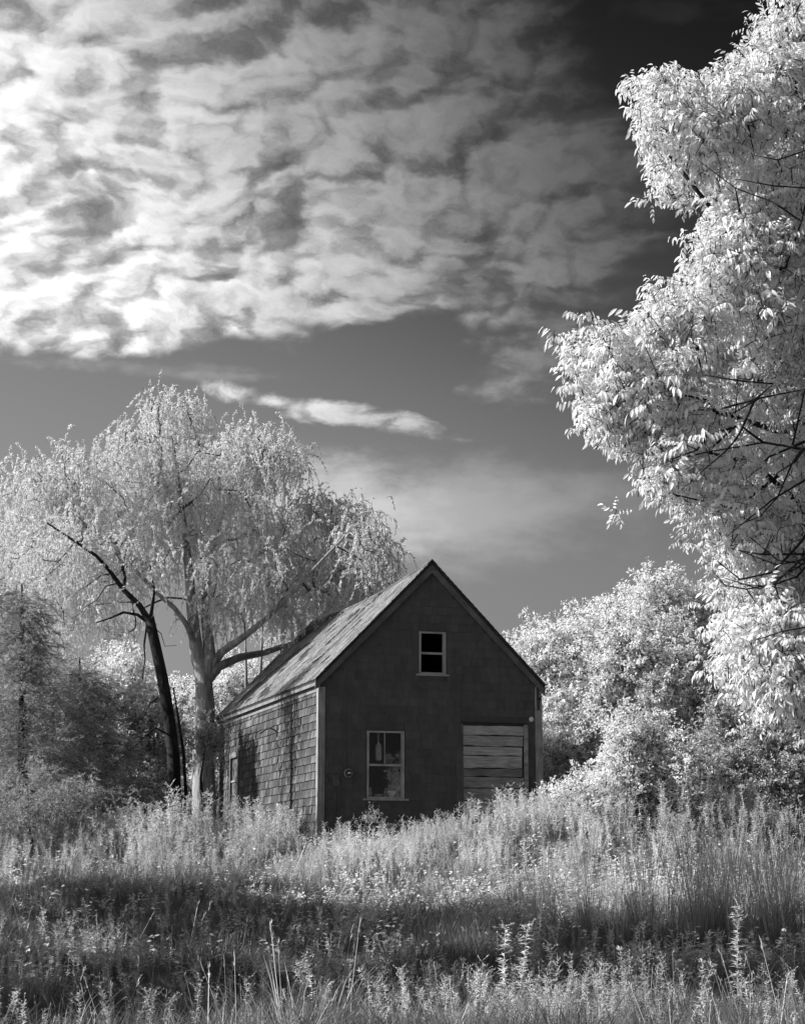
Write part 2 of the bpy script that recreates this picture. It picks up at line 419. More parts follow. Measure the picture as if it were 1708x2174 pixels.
def t_grass(h=(.2, .5), n=60, spread=.2, lean=.8, heads=0, w=(.003, .006)):
    mb = MB(); la = rnd(0, 6.28)
    for k in range(n):
        a = rnd(0, 6.28); r = spread*math.sqrt(random.random()); b = Vector((r*math.cos(a), r*math.sin(a), -.05))
        H = rnd(*h); o = Vector((math.cos(a)*rnd(0, 1)+math.cos(la)*.4, math.sin(a)*rnd(0, 1)+math.sin(la)*.4, 0))*lean
        ww = rnd(*w); s = Vector((-math.sin(a+rnd(-1, 1)), math.cos(a), 0)).normalized()*ww
        i = len(mb.v); S = 4
        for j in range(S):
            t = j/S; c = b+Vector((0, 0, H*(t-.18*t*t)))+o*H*t*t
            mb.v += [tuple(c-s*(1-t*.7)), tuple(c+s*(1-t*.7))]
        tip = b+Vector((0, 0, H*.80))+o*H*1.15
        mb.v.append(tuple(tip))
        for j in range(S-1): mb.f.append((i+2*j, i+2*j+1, i+2*j+3, i+2*j+2)); mb.t.append(0.); mb.mi.append(0)
        mb.f.append((i+2*S-2, i+2*S-1, i+2*S)); mb.t.append(0.); mb.mi.append(0)
    for k in range(heads):
        a = rnd(0, 6.28); r = spread*random.random(); b = Vector((r*math.cos(a), r*math.sin(a), -.05)); H = h[1]*rnd(1.05, 1.45)
        o = Vector((rnd(-1, 1), rnd(-1, 1), 0))*.16*H
        pts = [b, b+Vector((0, 0, H*.5))+o*.25, b+Vector((0, 0, H))+o]
        mb.tube(pts, [.003, .0025, .002], 3, mi=1, cap=False)
        for j in range(9):
            leaf(mb, pts[1].lerp(pts[2], rnd(.72, 1.02)), (pts[2]-pts[1]).normalized()+rvec()*.35, rvec(), rnd(.02, .05), .008, 1, mi=2)
    return mb
def t_goldenrod(H=None, plume=True, dens=80, lw=.018, ll=(.06, .11)):
    """upright weed: leafy stem with an arching feathery plume"""
    mb = MB(); H = H or rnd(.6, 1.05); a = rnd(0, 6.28); o = Vector((math.cos(a), math.sin(a), 0))*rnd(.03, .14)*H
    pts = [Vector((0, 0, -.05))+o*(k/5)**2+Vector((0, 0, H*k/5)) for k in range(6)]
    mb.tube(pts, [.006-.0008*k for k in range(6)], 4, mi=1, cap=False)
    for k in range(dens):
        t = rnd(.12, .97); x = t*5; j = min(int(x), 4); p = pts[j].lerp(pts[j+1], x-j); an = k*2.4
        d = Vector((math.cos(an), math.sin(an), rnd(.2, .9)))
        leaf(mb, p, d, Vector((0, 0, 1))+rvec()*.3, rnd(*ll)*(1.15-.5*t), lw*rnd(.8, 1.3), 2, rnd(.1, .6))
    if plume:
        for b in range(9):
            t = rnd(.78, 1.); x = t*5; j = min(int(x), 4); p = pts[j].lerp(pts[j+1], x-j); an = rnd(0, 6.28); L = rnd(.06, .14)
            d = Vector((math.cos(an), math.sin(an), rnd(.4, 1.))).normalized(); e = p+d*L
            mb.tube([p, e], [.002, .0015], 3, mi=1, cap=False)
            for q in range(9): leaf(mb, p.lerp(e, rnd(.2, 1.1)), rvec()+Vector((0, 0, .5)), rvec(), rnd(.012, .022), .011, 1, mi=2)
    return mb
def t_leafy(H=(.25, .5), n=26, L=(.05, .09), ratio=.6):
    mb = MB()
    for s in range(5):
        a = rnd(0, 6.28); h = rnd(*H); tip = Vector((math.cos(a)*.2*h*2, math.sin(a)*.2*h*2, h))
        mb.tube([Vector((0, 0, -.03)), tip*.5, tip], [.004, .003, .002], 3, mi=1, cap=False)
        for k in range(n//5):
            l = rnd(*L); an = rnd(0, 6.28)
            leaf(mb, tip*rnd(.4, 1.05), Vector((math.cos(an), math.sin(an), rnd(-.2, .5))), Vector((0, 0, 1))+rvec()*.5, l, l*ratio, 3, rnd(0, .3))
    return mb

# shared geometry-node group: loose vertices of the mesh carry copies of the template pieces in the same mesh
ng = bpy.data.node_groups.new('scatter', 'GeometryNodeTree')
ng.interface.new_socket('Geometry', in_out='INPUT', socket_type='NodeSocketGeometry')
ng.interface.new_socket('Geometry', in_out='OUTPUT', socket_type='NodeSocketGeometry')
def gn(t, **kw):
    nd = ng.nodes.new(t)
    for k, v in kw.items(): setattr(nd, k, v)
    return nd
def named(n, t):
    nd = gn('GeometryNodeInputNamedAttribute', data_type=t); nd.inputs[0].default_value = n; return nd.outputs[0]
gi = gn('NodeGroupInput'); go = gn('NodeGroupOutput'); L_ = ng.links.new
sp = gn('GeometryNodeSeparateGeometry', domain='POINT'); L_(gi.outputs[0], sp.inputs[0]); L_(named('pt', 'BOOLEAN'), sp.inputs[1])
si = gn('GeometryNodeSplitToInstances', domain='FACE'); L_(sp.outputs[1], si.inputs[0]); L_(named('grp', 'INT'), si.inputs['Group ID'])
ip = gn('GeometryNodeInstanceOnPoints'); L_(sp.outputs[0], ip.inputs['Points']); L_(si.outputs[0], ip.inputs['Instance'])
ip.inputs['Pick Instance'].default_value = True
L_(named('idx', 'INT'), ip.inputs['Instance Index'])
er = gn('FunctionNodeEulerToRotation'); L_(named('rot', 'FLOAT_VECTOR'), er.inputs[0]); L_(er.outputs[0], ip.inputs['Rotation'])
L_(named('scl', 'FLOAT'), ip.inputs['Scale'])
L_(ip.outputs[0], go.inputs[0])

def scatter(name, temps, mats, Pn, Rn, Sn, idx=None, parent=None, tone=None):
    Pn = np.asarray(Pn, dtype=np.float32); n = len(Pn)
    v = []; f = []; grp = []; mi = []
    for k, t in enumerate(temps):
        o_ = len(v); v += t.v; f += [tuple(i+o_ for i in q) for q in t.f]; grp += [k]*len(t.f); mi += t.mi
    nv = len(v); v = np.concatenate([np.array(v, dtype=np.float32), Pn]).tolist()
    me = bpy.data.meshes.new(name); me.from_pydata(v, [], f)
    for mm in mats: me.materials.append(mm)
    me.polygons.foreach_set('material_index', np.array(mi, dtype=np.int32))
    a = me.attributes.new('grp', 'INT', 'FACE'); a.data.foreach_set('value', np.array(grp, dtype=np.int32))
    z = np.zeros(nv+n, bool); z[nv:] = True
    a = me.attributes.new('pt', 'BOOLEAN', 'POINT'); a.data.foreach_set('value', z)
    r = np.zeros((nv+n, 3), np.float32); r[nv:] = Rn
    a = me.attributes.new('rot', 'FLOAT_VECTOR', 'POINT'); a.data.foreach_set('vector', r.ravel())
    s = np.ones(nv+n, np.float32); s[nv:] = Sn
    a = me.attributes.new('scl', 'FLOAT', 'POINT'); a.data.foreach_set('value', s)
    ii = np.zeros(nv+n, np.int32); ii[nv:] = rng.integers(0, len(temps), n) if idx is None else idx
    a = me.attributes.new('idx', 'INT', 'POINT'); a.data.foreach_set('value', ii)
    s = np.zeros(nv+n, np.float32); s[nv:] = 0 if tone is None else tone
    a = me.attributes.new('tone', 'FLOAT', 'POINT'); a.data.foreach_set('value', s)
    o_ = link(name, me, parent)
    md = o_.modifiers.new('scatter', 'NODES'); md.node_group = ng
    return o_

# ------------------------------------------------------------------ ground
GY = [-40, 10, 17, 22, 28, 34, 39, 43, 47, 54, 75, 140, 900]
GZ = [0, 0, .02, .14, .42, .92, 1.45, 1.95, 2.30, 2.50, 2.8, 2.9, 2.9]
def ground_z(x, y):
    x = np.asarray(x, float); y = np.asarray(y, float)
    z = np.interp(y, GY, GZ)
    z = z+1.28*np.exp(-((x-5.2)/3.4)**2-((y-38.8)/3.0)**2)+.42*np.exp(-((x+4.4)/2.2)**2-((y-40.5)/2.2)**2)+.22*np.exp(-((x-7)/3.)**2-((y-26)/2.)**2)+.30*np.exp(-((x-2.3)/1.3)**2-((y-41.3)/1.2)**2)
    z = z+.16*np.sin(x*.62+1.3)*np.sin(y*.52)*np.clip((y-10)/10, 0, 1)*np.clip((80-y)/30, 0, 1)+.05*np.sin(x*1.7+y*.9)*np.clip((60-y)/20, 0, 1)
    return z
xs = np.concatenate([np.linspace(-600, -40, 12), np.arange(-36, 36.1, .75), np.linspace(40, 600, 12)])
ys = np.concatenate([np.linspace(-60, 8, 8), np.arange(10, 70.1, .75), np.linspace(76, 900, 24)])
gx, gy = np.meshgrid(xs, ys); gz = ground_z(gx, gy)
nx, ny = len(xs), len(ys)
gv = np.stack([gx.ravel(), gy.ravel(), gz.ravel()], 1).tolist()
gf = [(j*nx+i, j*nx+i+1, (j+1)*nx+i+1, (j+1)*nx+i) for j in range(ny-1) for i in range(nx-1)]
me = bpy.data.meshes.new('ground'); me.from_pydata(gv, [], gf); me.materials.append(M['soil'])
me.polygons.foreach_set('use_smooth', [True]*len(gf))
tag(link('ground', me), kind='structure')

# ------------------------------------------------------------------ house
HX, HY, HZ = -2.0134, 44.0875, 2.40          # world place of the corner under the left front roof tip
ZE = 6.0-HZ                                  # eave tip above the house base
Wd, Ln, Hr = 5.70, 11.94, 2.9156
house = empty('house', (HX, HY, HZ), .2931)
tag(house, 'small abandoned gable-roofed house with dark shingled front and boarded doorway', 'house')
XL, XR, YF, YB = .12, 5.62, .12, Ln-.12
sl = Hr/(Wd/2)
def roof_z(x, y=0., drop=0.):
    t = 1-abs(x-Wd/2)/(Wd/2)
    sag = .16*math.sin(math.pi*min(max(y/Ln, 0), 1))*max(t, 0)
    return ZE+Hr*t-sag-drop
OPEN = {'gable': (2.55, 3.215, 3.78, 4.79), 'low': (1.27, 2.175, .83, 2.40), 'board': (3.62, 5.21, .12, 2.60)}
def holed_wall(name, outline, holes, axis, thick, mat):
    """flat wall with real openings; axis 'y' = wall in the x-z plane growing to +y"""
    bm = bmesh.new(); edges = []
    for loop in [outline]+[[(a, c), (b, c), (b, d), (a, d)] for a, b, c, d in holes]:
        vs = [bm.verts.new((p[0], 0, p[1])) for p in loop]
        edges += [bm.edges.new((vs[i], vs[(i+1) % len(vs)])) for i in range(len(vs))]
    bmesh.ops.triangle_fill(bm, edges=edges, use_beauty=True, use_dissolve=False)
    r = bmesh.ops.extrude_face_region(bm, geom=bm.faces[:])
    for e in r['geom']:
        if isinstance(e, bmesh.types.BMVert): e.co.y += thick
    bmesh.ops.recalc_face_normals(bm, faces=bm.faces[:])
    me = bpy.data.meshes.new(name); bm.to_mesh(me); bm.free(); me.materials.append(mat)
    o_ = link(name, me, house)
    return o_
DR = .16
gable = [(XL, -.4), (XR, -.4), (XR, roof_z(XR, 0, DR)), (Wd/2, roof_z(Wd/2, 0, DR)), (XL, roof_z(XL, 0, DR))]
fw = holed_wall('front_wall', gable, list(OPEN.values()), 'y', .12, M['front_shingle']); fw.location = (0, YF, 0)
bw = holed_wall('rear_wall', gable, [], 'y', .12, M['front_shingle']); bw.location = (0, YB-.12, 0)
SW = (9.15, 10.15, 1.0, 2.30)                # small side window: y0,y1,z0,z1
zt = roof_z(XL, 0, DR)-.004
sw = holed_wall('side_wall', [(YF+.125, -.4), (YB-.125, -.4), (YB-.125, zt), (YF+.125, zt)], [SW], 'x', .12, M['side_shingle'])
sw.rotation_euler = (0, 0, math.pi/2); sw.location = (XL+.12, 0, 0)     # local x -> house y, local y -> house -x
rw = MB(); rw.box((XR-.12, YF+.125, -.4), (XR, YB-.125, zt)); rw.build('side_wall', M['front_shingle'], house)
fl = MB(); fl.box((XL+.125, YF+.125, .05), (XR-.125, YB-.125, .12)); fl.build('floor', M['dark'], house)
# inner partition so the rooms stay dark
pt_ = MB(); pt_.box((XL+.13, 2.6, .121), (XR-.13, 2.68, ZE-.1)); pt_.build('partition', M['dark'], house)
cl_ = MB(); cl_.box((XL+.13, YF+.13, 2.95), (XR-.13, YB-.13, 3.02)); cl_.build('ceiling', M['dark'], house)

# side shingles: wedge pieces in courses; the 300 nearest ones are single parts
EXPO = .195
def wedge(w, h, tk=.016, jit=0., y_dir=-1):
    """shingle with its back on local y=0, growing to -y, bottom edge proud"""
    mb = MB(); j1, j2 = rnd(-jit, jit), rnd(-jit, jit)
    g_ = .003
    mb.hexa([(g_, 0, j1), (g_, y_dir*tk, j1), (w-g_, y_dir*tk*rnd(.8, 1.25), j2), (w-g_, 0, j2),
             (g_, 0, h), (g_, y_dir*.004, h), (w-g_, y_dir*.004, h), (w-g_, 0, h)])
    return mb
widths = [.10, .14, .18, .23, .28]
sh_mesh = {}
for wi, w in enumerate(widths):
    for q in range(3):
        sh_mesh[(wi, q)] = wedge(w, EXPO+.006, .027, .010).mesh('shingle', M['side_shingle'])
side_all = []
nrow = int((zt+.1)/EXPO)
for r in range(nrow+1):
    z0 = -.1+r*EXPO; u_ = YF+.10+rnd(0, .1)
    while u_ < YB-.06:
        wi = random.choice((0, 1, 1, 2, 2, 3, 4)) if z0 < 2.8 else random.choice((2, 3, 4, 4))
        w = widths[wi]
        if not (u_+w > SW[0]-.10 and u_ < SW[1]+.10 and z0+EXPO > SW[2]-.1 and z0 < SW[3]+.22) and z0+EXPO < zt-.10:
            side_all.append((u_, z0, wi))
        u_ += w+.001
# sort by how near and visible (above the weeds)
side_all.sort(key=lambda s: s[0]+(6 if s[1] < .35 else 0))
rest = MB()
for k, (u_, z0, wi) in enumerate(side_all):
    if random.random() < .012: continue      # a few have fallen off
    if k < 300:
        o_ = link('shingle', sh_mesh[(wi, k % 3)], sw)
        # wall local frame: x along the wall, y towards -x of the house, outer face at y=.12
        o_.location = (u_, .12, z0); o_.rotation_euler = (0, rnd(-.008, .008), 0); o_.scale = (1, -1, 1)
    else:
        t = wedge(widths[wi], EXPO+.006, .027, .010, 1); i = len(rest.v); tt = random.random()
        rest.v += [(p[0]+u_, p[1]+.12, p[2]+z0) for p in t.v]; rest.f += [tuple(a+i for a in q) for q in t.f]; rest.t += [tt]*6; rest.mi += [0]*6
tag(rest.build('shingles', M['side_shingle'], sw), kind='stuff')
# front shingles
fs = MB()
for r in range(int((ZE+Hr)/.2)+1):
    z0 = -.2+r*.2; zm = z0+.2
    if zm > ZE-.1:
        half = (ZE+Hr-DR-.02-zm)/sl
        lo, hi = Wd/2-half, Wd/2+half
    else: lo, hi = XL+.02, XR-.02
    lo = max(lo, XL+.02); hi = min(hi, XR-.02)
    if hi-lo < .1: continue
    u_ = lo
    while u_ < hi-.02:
        w = min(random.choice((.16, .2, .24, .3)), hi-u_); segs = [(u_, u_+w)]
        for a, b, c, d in OPEN.values():
            if zm > c-.03 and z0 < d+.03:
                ns = []
                for s0, s1 in segs:
                    if s1 <= a-.03 or s0 >= b+.03: ns.append((s0, s1))
                    else:
                        if s0 < a-.03: ns.append((s0, a-.03))
                        if s1 > b+.03: ns.append((b+.03, s1))
                segs = ns
        for s0, s1 in segs:
            if s1-s0 < .02: continue
            zz0 = z0+rnd(-.003, .003)
            # clip in height at the openings' top and bottom is hidden by the casings
            j = rnd(.014, .022); g_ = .0015
            fs.hexa([(s0+g_, YF-j, zz0), (s1-g_, YF-j, zz0), (s1-g_, YF, zz0), (s0+g_, YF, zz0), (s0+g_, YF-.003, zm), (s1-g_, YF-.003, zm), (s1-g_, YF, zm), (s0+g_, YF, zm)], random.random())
        u_ += w
tag(fs.build('shingles', M['front_shingle'], house), kind='stuff')

# roof -------------------------------------------------------
def roof_pt(x, y, up=0.):
    return Vector((x, y, roof_z(x, y)+up))
rb = MB(); NSEG = 16
for side_ in (0, 1):
    xe, xr_ = (0., Wd/2) if side_ == 0 else (Wd, Wd/2)
    for k in range(NSEG):
        y0, y1 = Ln*k/NSEG, Ln*(k+1)/NSEG
        th = .085
        c = [(xe, y0), (xr_, y0), (xr_, y1), (xe, y1)]
        a = [roof_pt(x, y, -th-.012) for x, y in c]; b = [roof_pt(x, y, -.012) for x, y in c]
        rb.face(b if side_ == 0 else b[::-1]); rb.face(a[::-1] if side_ == 0 else a)
        rb.face([a[0], a[3], b[3], b[0]])
        if k == 0: rb.face([a[0], b[0], b[1], a[1]])
        if k == NSEG-1: rb.face([a[3], a[2], b[2], b[3]])
roof = rb.build('roof', M['underlay'], house)
rs = MB(); CO = .145; slope_len = math.hypot(Wd/2, Hr); ncr = int(slope_len/CO)
def bare(y, t):
    """patches where the covering has worn away on the left slope (y along the house, t 0 eave .. 1 ridge)"""
    n_ = mnoise.noise(Vector((y*1.1+3, t*5.5, 4.)))
    p1 = abs(y-(9.6-3.0*(t-.25)))-.16-.26*max(0, 1-abs(t-.38)/.30)
    if .10 < t < .66 and p1-.22+n_*.5 < 0: return True
    if .45 < t < .98 and abs(y-(4.25-.15*t)) < .16: return True
    if y > 6.0 and n_ > .30: return True
    return n_ > .50
for side_ in (0, 1):
    for r in range(ncr+1):
        t0 = r*CO/slope_len; t1 = min((r+1.0)*CO/slope_len, 1.0)
        y_ = -.02+rnd(-.15, 0)
        while y_ < Ln+.01:
            w = random.choice((.28, .31, .34)); a, b = max(y_, -.03), min(y_+w-.008, Ln+.02); y_ += w
            if b-a < .03: continue
            if side_ == 0 and bare((a+b)/2, (t0+t1)/2): continue
            def pp(t, y, up):
                x = Wd/2*t if side_ == 0 else Wd-Wd/2*t
                return roof_pt(x, y, up)
            lo = .012+rnd(0, .010); cu = rnd(0, .012) if random.random() < .3 else 0
            over = -.006 if r else -.03/slope_len
            te = t0+over
            q = [pp(te, a, lo+cu), pp(te, b, lo), pp(t1, b, .003), pp(t1, a, .003)]
            q2 = [pp(te, a, -.009), pp(te, b, -.009)]
            tt = random.random()
            rs.face(q if side_ else q[::-1], tt); rs.face([q2[0], q2[1], q[1], q[0]], tt)
            rs.face([q[0], q[3], q2[0]], tt); rs.face([q[1], q2[1], q[2]], tt)
for k in range(40):                          # ridge cap
    y0 = k*Ln/40; y1 = y0+Ln/40+.02
    for s_ in (-1, 1):
        x = Wd/2+s_*.12
        rs.face([roof_pt(Wd/2, y0, .032), roof_pt(Wd/2, min(y1, Ln), .024), roof_pt(x, min(y1, Ln), .022), roof_pt(x, y0, .032)], random.random())
tag(rs.build('shingles', M['roof_shingle'], roof), kind='stuff')
# rake boards under the roof edge (front and rear), drip edge
for yb, sgn in ((.0, 1), (Ln, -1)):
    for s_ in (0, 1):
        mb = MB(); xe = -.01 if s_ == 0 else Wd+.01
        d1, d2 = .105, .27
        xm = Wd/2
        ya, yc = (yb+.015, yb+.055) if sgn > 0 else (yb-.055, yb-.015)
        lo_e, lo_m = roof_z(xe)-d2*1.0, roof_z(xm)-d2*1.15
        hi_e, hi_m = roof_z(xe)-d1, roof_z(xm)-d1
        mb.hexa([(xe, ya, lo_e), (xm, ya, lo_m), (xm, yc, lo_m), (xe, yc, lo_e), (xe, ya, hi_e), (xm, ya, hi_m), (xm, yc, hi_m), (xe, yc, hi_e)])
        mb.build('rake_board', M['rake'], house)
# eave cornice on both long sides: soffit, fascia, frieze
for s_ in (0, 1):
    for nm, x0, x1, z0, z1 in (('fascia', .0, .025, -.175, -.10), ('soffit', .027, .118, -.165, -.145), ('frieze', .085, .117, -.30, -.168)):
        mb = MB(); a, b = (x0, x1) if s_ == 0 else (Wd-x1, Wd-x0)
        mb.box((a, .06, ZE+z0), (b, Ln-.06, ZE+z1)); mb.build(nm, M['eave_wood'], house)
# corner boards
def cboard(name, a, b, mat, lab=None):
    mb = MB(); x0, y0, z0 = a; x1, y1, z1 = b; n = 7
    for k in range(n):
        zz0, zz1 = z0+(z1-z0)*k/n, z0+(z1-z0)*(k+1)/n
        mb.box((x0, y0, zz0), (x1, y1, zz1-(0 if k == n-1 else 0)))
    o_ = MB(); o_.box(a, b); o_ = o_.build(name, mat, house)
    bv = o_.modifiers.new('b', 'BEVEL'); bv.width = .004; bv.segments = 1
    if lab: o_['label'] = lab
    return o_
cboard('corner_board', (XL-.045, YF-.040, -.3), (XL+.125, YF-.018, ZE-.20), M['paint_post'])
cboard('corner_board', (XL-.045, YF-.017, -.3), (XL-.020, YF+.13, ZE-.19), M['paint_post'])
cboard('corner_board', (XR-.15, YF-.040, -.3), (XR+.03, YF-.018, ZE-.62), M['paint_post'])
cboard('corner_board', (XR-.15, YF-.040, ZE-.615), (XR-.105, YF-.018, ZE-.06), M['paint_post'], 'broken upper strip of the right corner board')
cboard('corner_board', (XR-.104, YF-.040, ZE-.36), (XR+.03, YF-.024, ZE-.34), M['metal_dark'], 'dark gap strip')
cboard('corner_board', (XR-.02, YF-.040, ZE-.612), (XR+.03, YF-.018, ZE-.365), M['paint_post'])
cboard('corner_board', (XR+.004, YF-.017, -.3), (XR+.030, YF+.13, ZE-.2), M['paint_post'])

# windows ------------------------------------------------------
def window(name, op, two=True, glass=True, sill_over=.08, mid=None, muntin=False, label=None):
    a, b, c, d = op
    casing = MB(); t = .038; y0, y1 = YF-.026, YF+.05
    casing.box((a-.002, y0, c), (a+t, y1, d)); casing.box((b-t, y0, c), (b+.002, y1, d))
    casing.box((a+t, y0, d-t), (b-t, y1, d)); casing.box((a+t, y0, c), (b-t, y1, c+t))
    w = casing.build(name, M['sash'], house)
    if label: w['label'] = label
    mid = mid or (c+d)/2
    rail = MB(); rail.box((a+t, YF+.004, mid-.028), (b-t, YF+.044, mid+.022)); rail.build('meeting_rail', M['sash'], w)
    for z0, z1, yy in ((c+t, mid-.028, YF+.034), (mid+.022, d-t, YF+.018)):
        s_ = MB(); q = .028
        s_.box((a+t, yy, z0), (a+t+q, yy+.03, z1)); s_.box((b-t-q, yy, z0), (b-t, yy+.03, z1))
        s_.build('sash', M['sash'], w)
        if glass:
            g_ = MB(); g_.box((a+t+q, yy+.012, z0), (b-t-q, yy+.016, z1)); g_.build('pane', M['glass'], w)
    sl_ = MB(); sl_.box((a-sill_over, YF-.06, c-.045), (b+sill_over, YF-.002, c-.005)); sl_.build('sill', M['sash'], w)
    return w
gwin = window('window', OPEN['gable'], glass=False, mid=4.28, label='small upper window with empty black sashes')
gwin['label'] = 'small gable window with black empty openings'
lwin = window('window', OPEN['low'], mid=1.61, sill_over=.10, label='tall lower double-hung window')
mu = MB(); mu.box((1.70, YF+.016, 1.632), (1.718, YF+.045, 2.362)); mu.build('muntin', M['sash'], lwin)
# side window: casing, head, pane
cs = MB(); a, b, c, d = SW
for q in ((a-.09, c, a, d), (b, c, b+.09, d), (a-.12, d, b+.12, d+.15), (a-.12, c-.06, b+.12, c)):
    cs.box((XL-.035, q[0], q[1]), (XL+.02, q[2], q[3]))
sw_w = cs.build('window', M['eave_wood'], house); sw_w['label'] = 'narrow side-wall window half hidden by weeds'
g_ = MB(); g_.box((XL+.03, a, c), (XL+.036, b, d)); g_.build('cover_board', M['rake'], sw_w)
rl = MB(); rl.box((XL+.0, a, (c+d)/2-.025), (XL+.029, b, (c+d)/2+.025)); rl.build('meeting_rail', M['sash'], sw_w)
# boarded doorway ------------------------------------------------
a, b, c, d = OPEN['board']
bo = MB()
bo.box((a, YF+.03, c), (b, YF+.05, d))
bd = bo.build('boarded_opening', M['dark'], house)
z = d; k = 0
hts = [.24, .26, .22, .30, .20, .27, .30, .28, .25, .2]
for h in hts:
    if z-h < c-.05: break
    mb = MB(); x0 = a-.01+rnd(-.02, .02); x1 = b-.05+rnd(-.05, .02); n = 14
    topo = []; bot = []
    for q in range(n+1):
        x = x0+(x1-x0)*q/n
        topo.append((x, z-.022+.016*mnoise.noise(Vector((x*2.5, k*7., 1)))))
        bot.append((x, z-h+.034*mnoise.noise(Vector((x*2.8, k*5.+3, 2)))))
    yf = YF-.028-rnd(0, .012); yk = YF+.0
    for q in range(n):
        (xa, ta), (xb, tb) = topo[q], topo[q+1]; ba, bb_ = bot[q][1], bot[q+1][1]
        mb.face([(xa, yf, ba), (xb, yf, bb_), (xb, yf, tb), (xa, yf, ta)])
        mb.face([(xa, yf, ta), (xb, yf, tb), (xb, yk, tb), (xa, yk, ta)])
        mb.face([(xa, yk, ba), (xb, yk, bb_), (xb, yf, bb_), (xa, yf, ba)])
        mb.face([(xb, yk, bb_), (xa, yk, ba), (xa, yk, ta), (xb, yk, tb)])
    mb.face([(x0, yf, bot[0][1]), (x0, yf, topo[0][1]), (x0, yk, topo[0][1]), (x0, yk, bot[0][1])])
    mb.face([(x1, yf, topo[-1][1]), (x1, yf, bot[-1][1]), (x1, yk, bot[-1][1]), (x1, yk, topo[-1][1])])
    mb.build('plank', M['board'], bd)
    z -= h; k += 1
for x0, x1, z0, z1, y0 in ((b-.045, b+.06, c, d+.02, YF-.055), (a-.15, a-.035, .0, 2.08, YF-.035), (a-.035, a+.012, .0, d+.02, YF-.050)):
    mb = MB(); mb.box((x0, y0, z0), (x1, YF-.001 if x0 < a else YF-.042, z1)); mb.build('jamb_board', M['board'] if x0 > a else M['rake'], bd)
hd = MB(); hd.box((a-.02, YF-.058, d+.022), (b+.06, YF-.001, d+.05)); hd.build('drip_cap', M['metal_dark'], bd)
# electric meter, box, conduit, lamp, hook -------------------------
def rot_x(o_): return o_
mt = MB(); cx, cz, rr = .80, 1.40, .12
n = 8
ring = [(cx+rr*math.cos(2*math.pi*(k+.5)/n), cz+rr*math.sin(2*math.pi*(k+.5)/n)) for k in range(n)]
mt.face([(x, YF-.08, z_) for x, z_ in ring]); 
for k in range(n):
    (x0, z0), (x1, z1) = ring[k], ring[(k+1) % n]; mt.face([(x0, YF-.08, z0), (x0, YF, z0), (x1, YF, z1), (x1, YF-.08, z1)])
mo = mt.build('electric_meter', M['metal'], house)
gl = MB(); pts = [(cx, YF-.08, cz), (cx, YF-.13, cz), (cx, YF-.16, cz)]; gl.tube(pts, [.085, .082, .06], 16); gl.build('meter_dial', M['dark'], mo, True)
rg = MB(); rg.tube([(cx, YF-.081, cz), (cx, YF-.10, cz)], [.103, .098], 16); rg.build('meter_ring', M['sash'], mo, True)
wh = MB(); wh.box((cx-.035, YF-.166, cz-.012), (cx+.035, YF-.160, cz+.018)); wh.build('nameplate', M['white'], mo)
bx = MB(); bx.box((.42, YF-.07, 1.10), (.60, YF-.012, 1.34)); bx = bx.build('junction_box', M['rake'], house)
cd = MB(); cd.tube([(.71, YF-.03, 4.0), (.71, YF-.03, 3.0), (.72, YF-.03, 1.75), (.76, YF-.03, 1.53)], .012, 6); cd.tube([(.5, YF-.03, 1.09), (.5, YF-.03, .0)], .014, 6); cd.build('conduit', M['rake'], house)
lp = MB(); lp.tube([(5.36, YF-.005, 2.76), (5.36, YF-.035, 2.76)], [.055, .05], 12); lpo = lp.build('wall_lamp', M['metal'], house)
gb = MB(); gb.tube([(5.36, YF-.036, 2.76), (5.36, YF-.06, 2.755), (5.36, YF-.09, 2.75), (5.36, YF-.115, 2.745)], [.045, .062, .055, .02], 12); gb.build('globe', M['white'], lpo, True)
hk = MB(); hk.tube([(XL-.02, 4.35, 2.62), (XL-.10, 4.37, 2.70), (XL-.20, 4.42, 2.74), (XL-.30, 4.5, 2.71), (XL-.42, 4.6, 2.62)], [.022, .02, .02, .022, .03], 7)
hk.tube([(XL-.02, 4.35, 2.85), (XL-.03, 4.35, 2.52)], [.016, .024], 6); hk.build('iron_hook', M['metal_dark'], house)
# things in the lower window ---------------------------------------
hm = Matrix.Translation((HX, HY, HZ)) @ Matrix.Rotation(.2931, 4, 'Z')
by = empty('hanging_buoy', hm @ Vector((1.585, YF+.125, 1.72)), .2931)
tag(by, 'white bottle-shaped buoy hanging on a cord inside the lower window', 'buoy')
mb = MB(); mb.tube([(0, 0, .0), (0, 0, .02), (0, 0, .30), (0, 0, .37), (0, 0, .42), (0, 0, .44)], [.05, .075, .078, .06, .022, .018], 14); mb.build('float', M['white'], by, True)
mb = MB(); mb.tube([(-.015, 0, .43), (-.022, 0, .68)], .008, 5); mb.tube([(.015, 0, .43), (.02, 0, .68)], .006, 5); mb.build('cord', M['white'], by)
mb = MB(); mb.tube([(0, 0, -.05), (0, 0, .0)], [.012, .014], 6); mb.build('spindle', M['metal_dark'], by)
sh = MB(); sh.box((1.31, YF+.125, .86), (2.13, YF+.33, .885)); sh = sh.build('window_shelf', M['dark'], house)
def on_shelf(x, name, label, cat, fn):
    e = MB(); fn(e); o_ = e.build(name, M['white'], None, True); o_.matrix_world = hm @ Matrix.Translation((x, YF+.20, .886)); tag(o_, label, cat); return o_
on_shelf(1.40, 'round_jar', 'small round pale jar standing at the left of the window shelf', 'jar', lambda e: e.tube([(0, 0, 0), (0, 0, .05), (0, 0, .12), (0, 0, .15), (0, 0, .19), (0, 0, .2)], [.04, .055, .05, .03, .034, .034], 12))
on_shelf(1.62, 'low_dish', 'low pale dish lying in the middle of the window shelf', 'dish', lambda e: e.tube([(0, 0, 0), (0, 0, .015), (0, 0, .05), (0, 0, .052), (0, 0, .02)], [.07, .09, .13, .12, .06], 16))
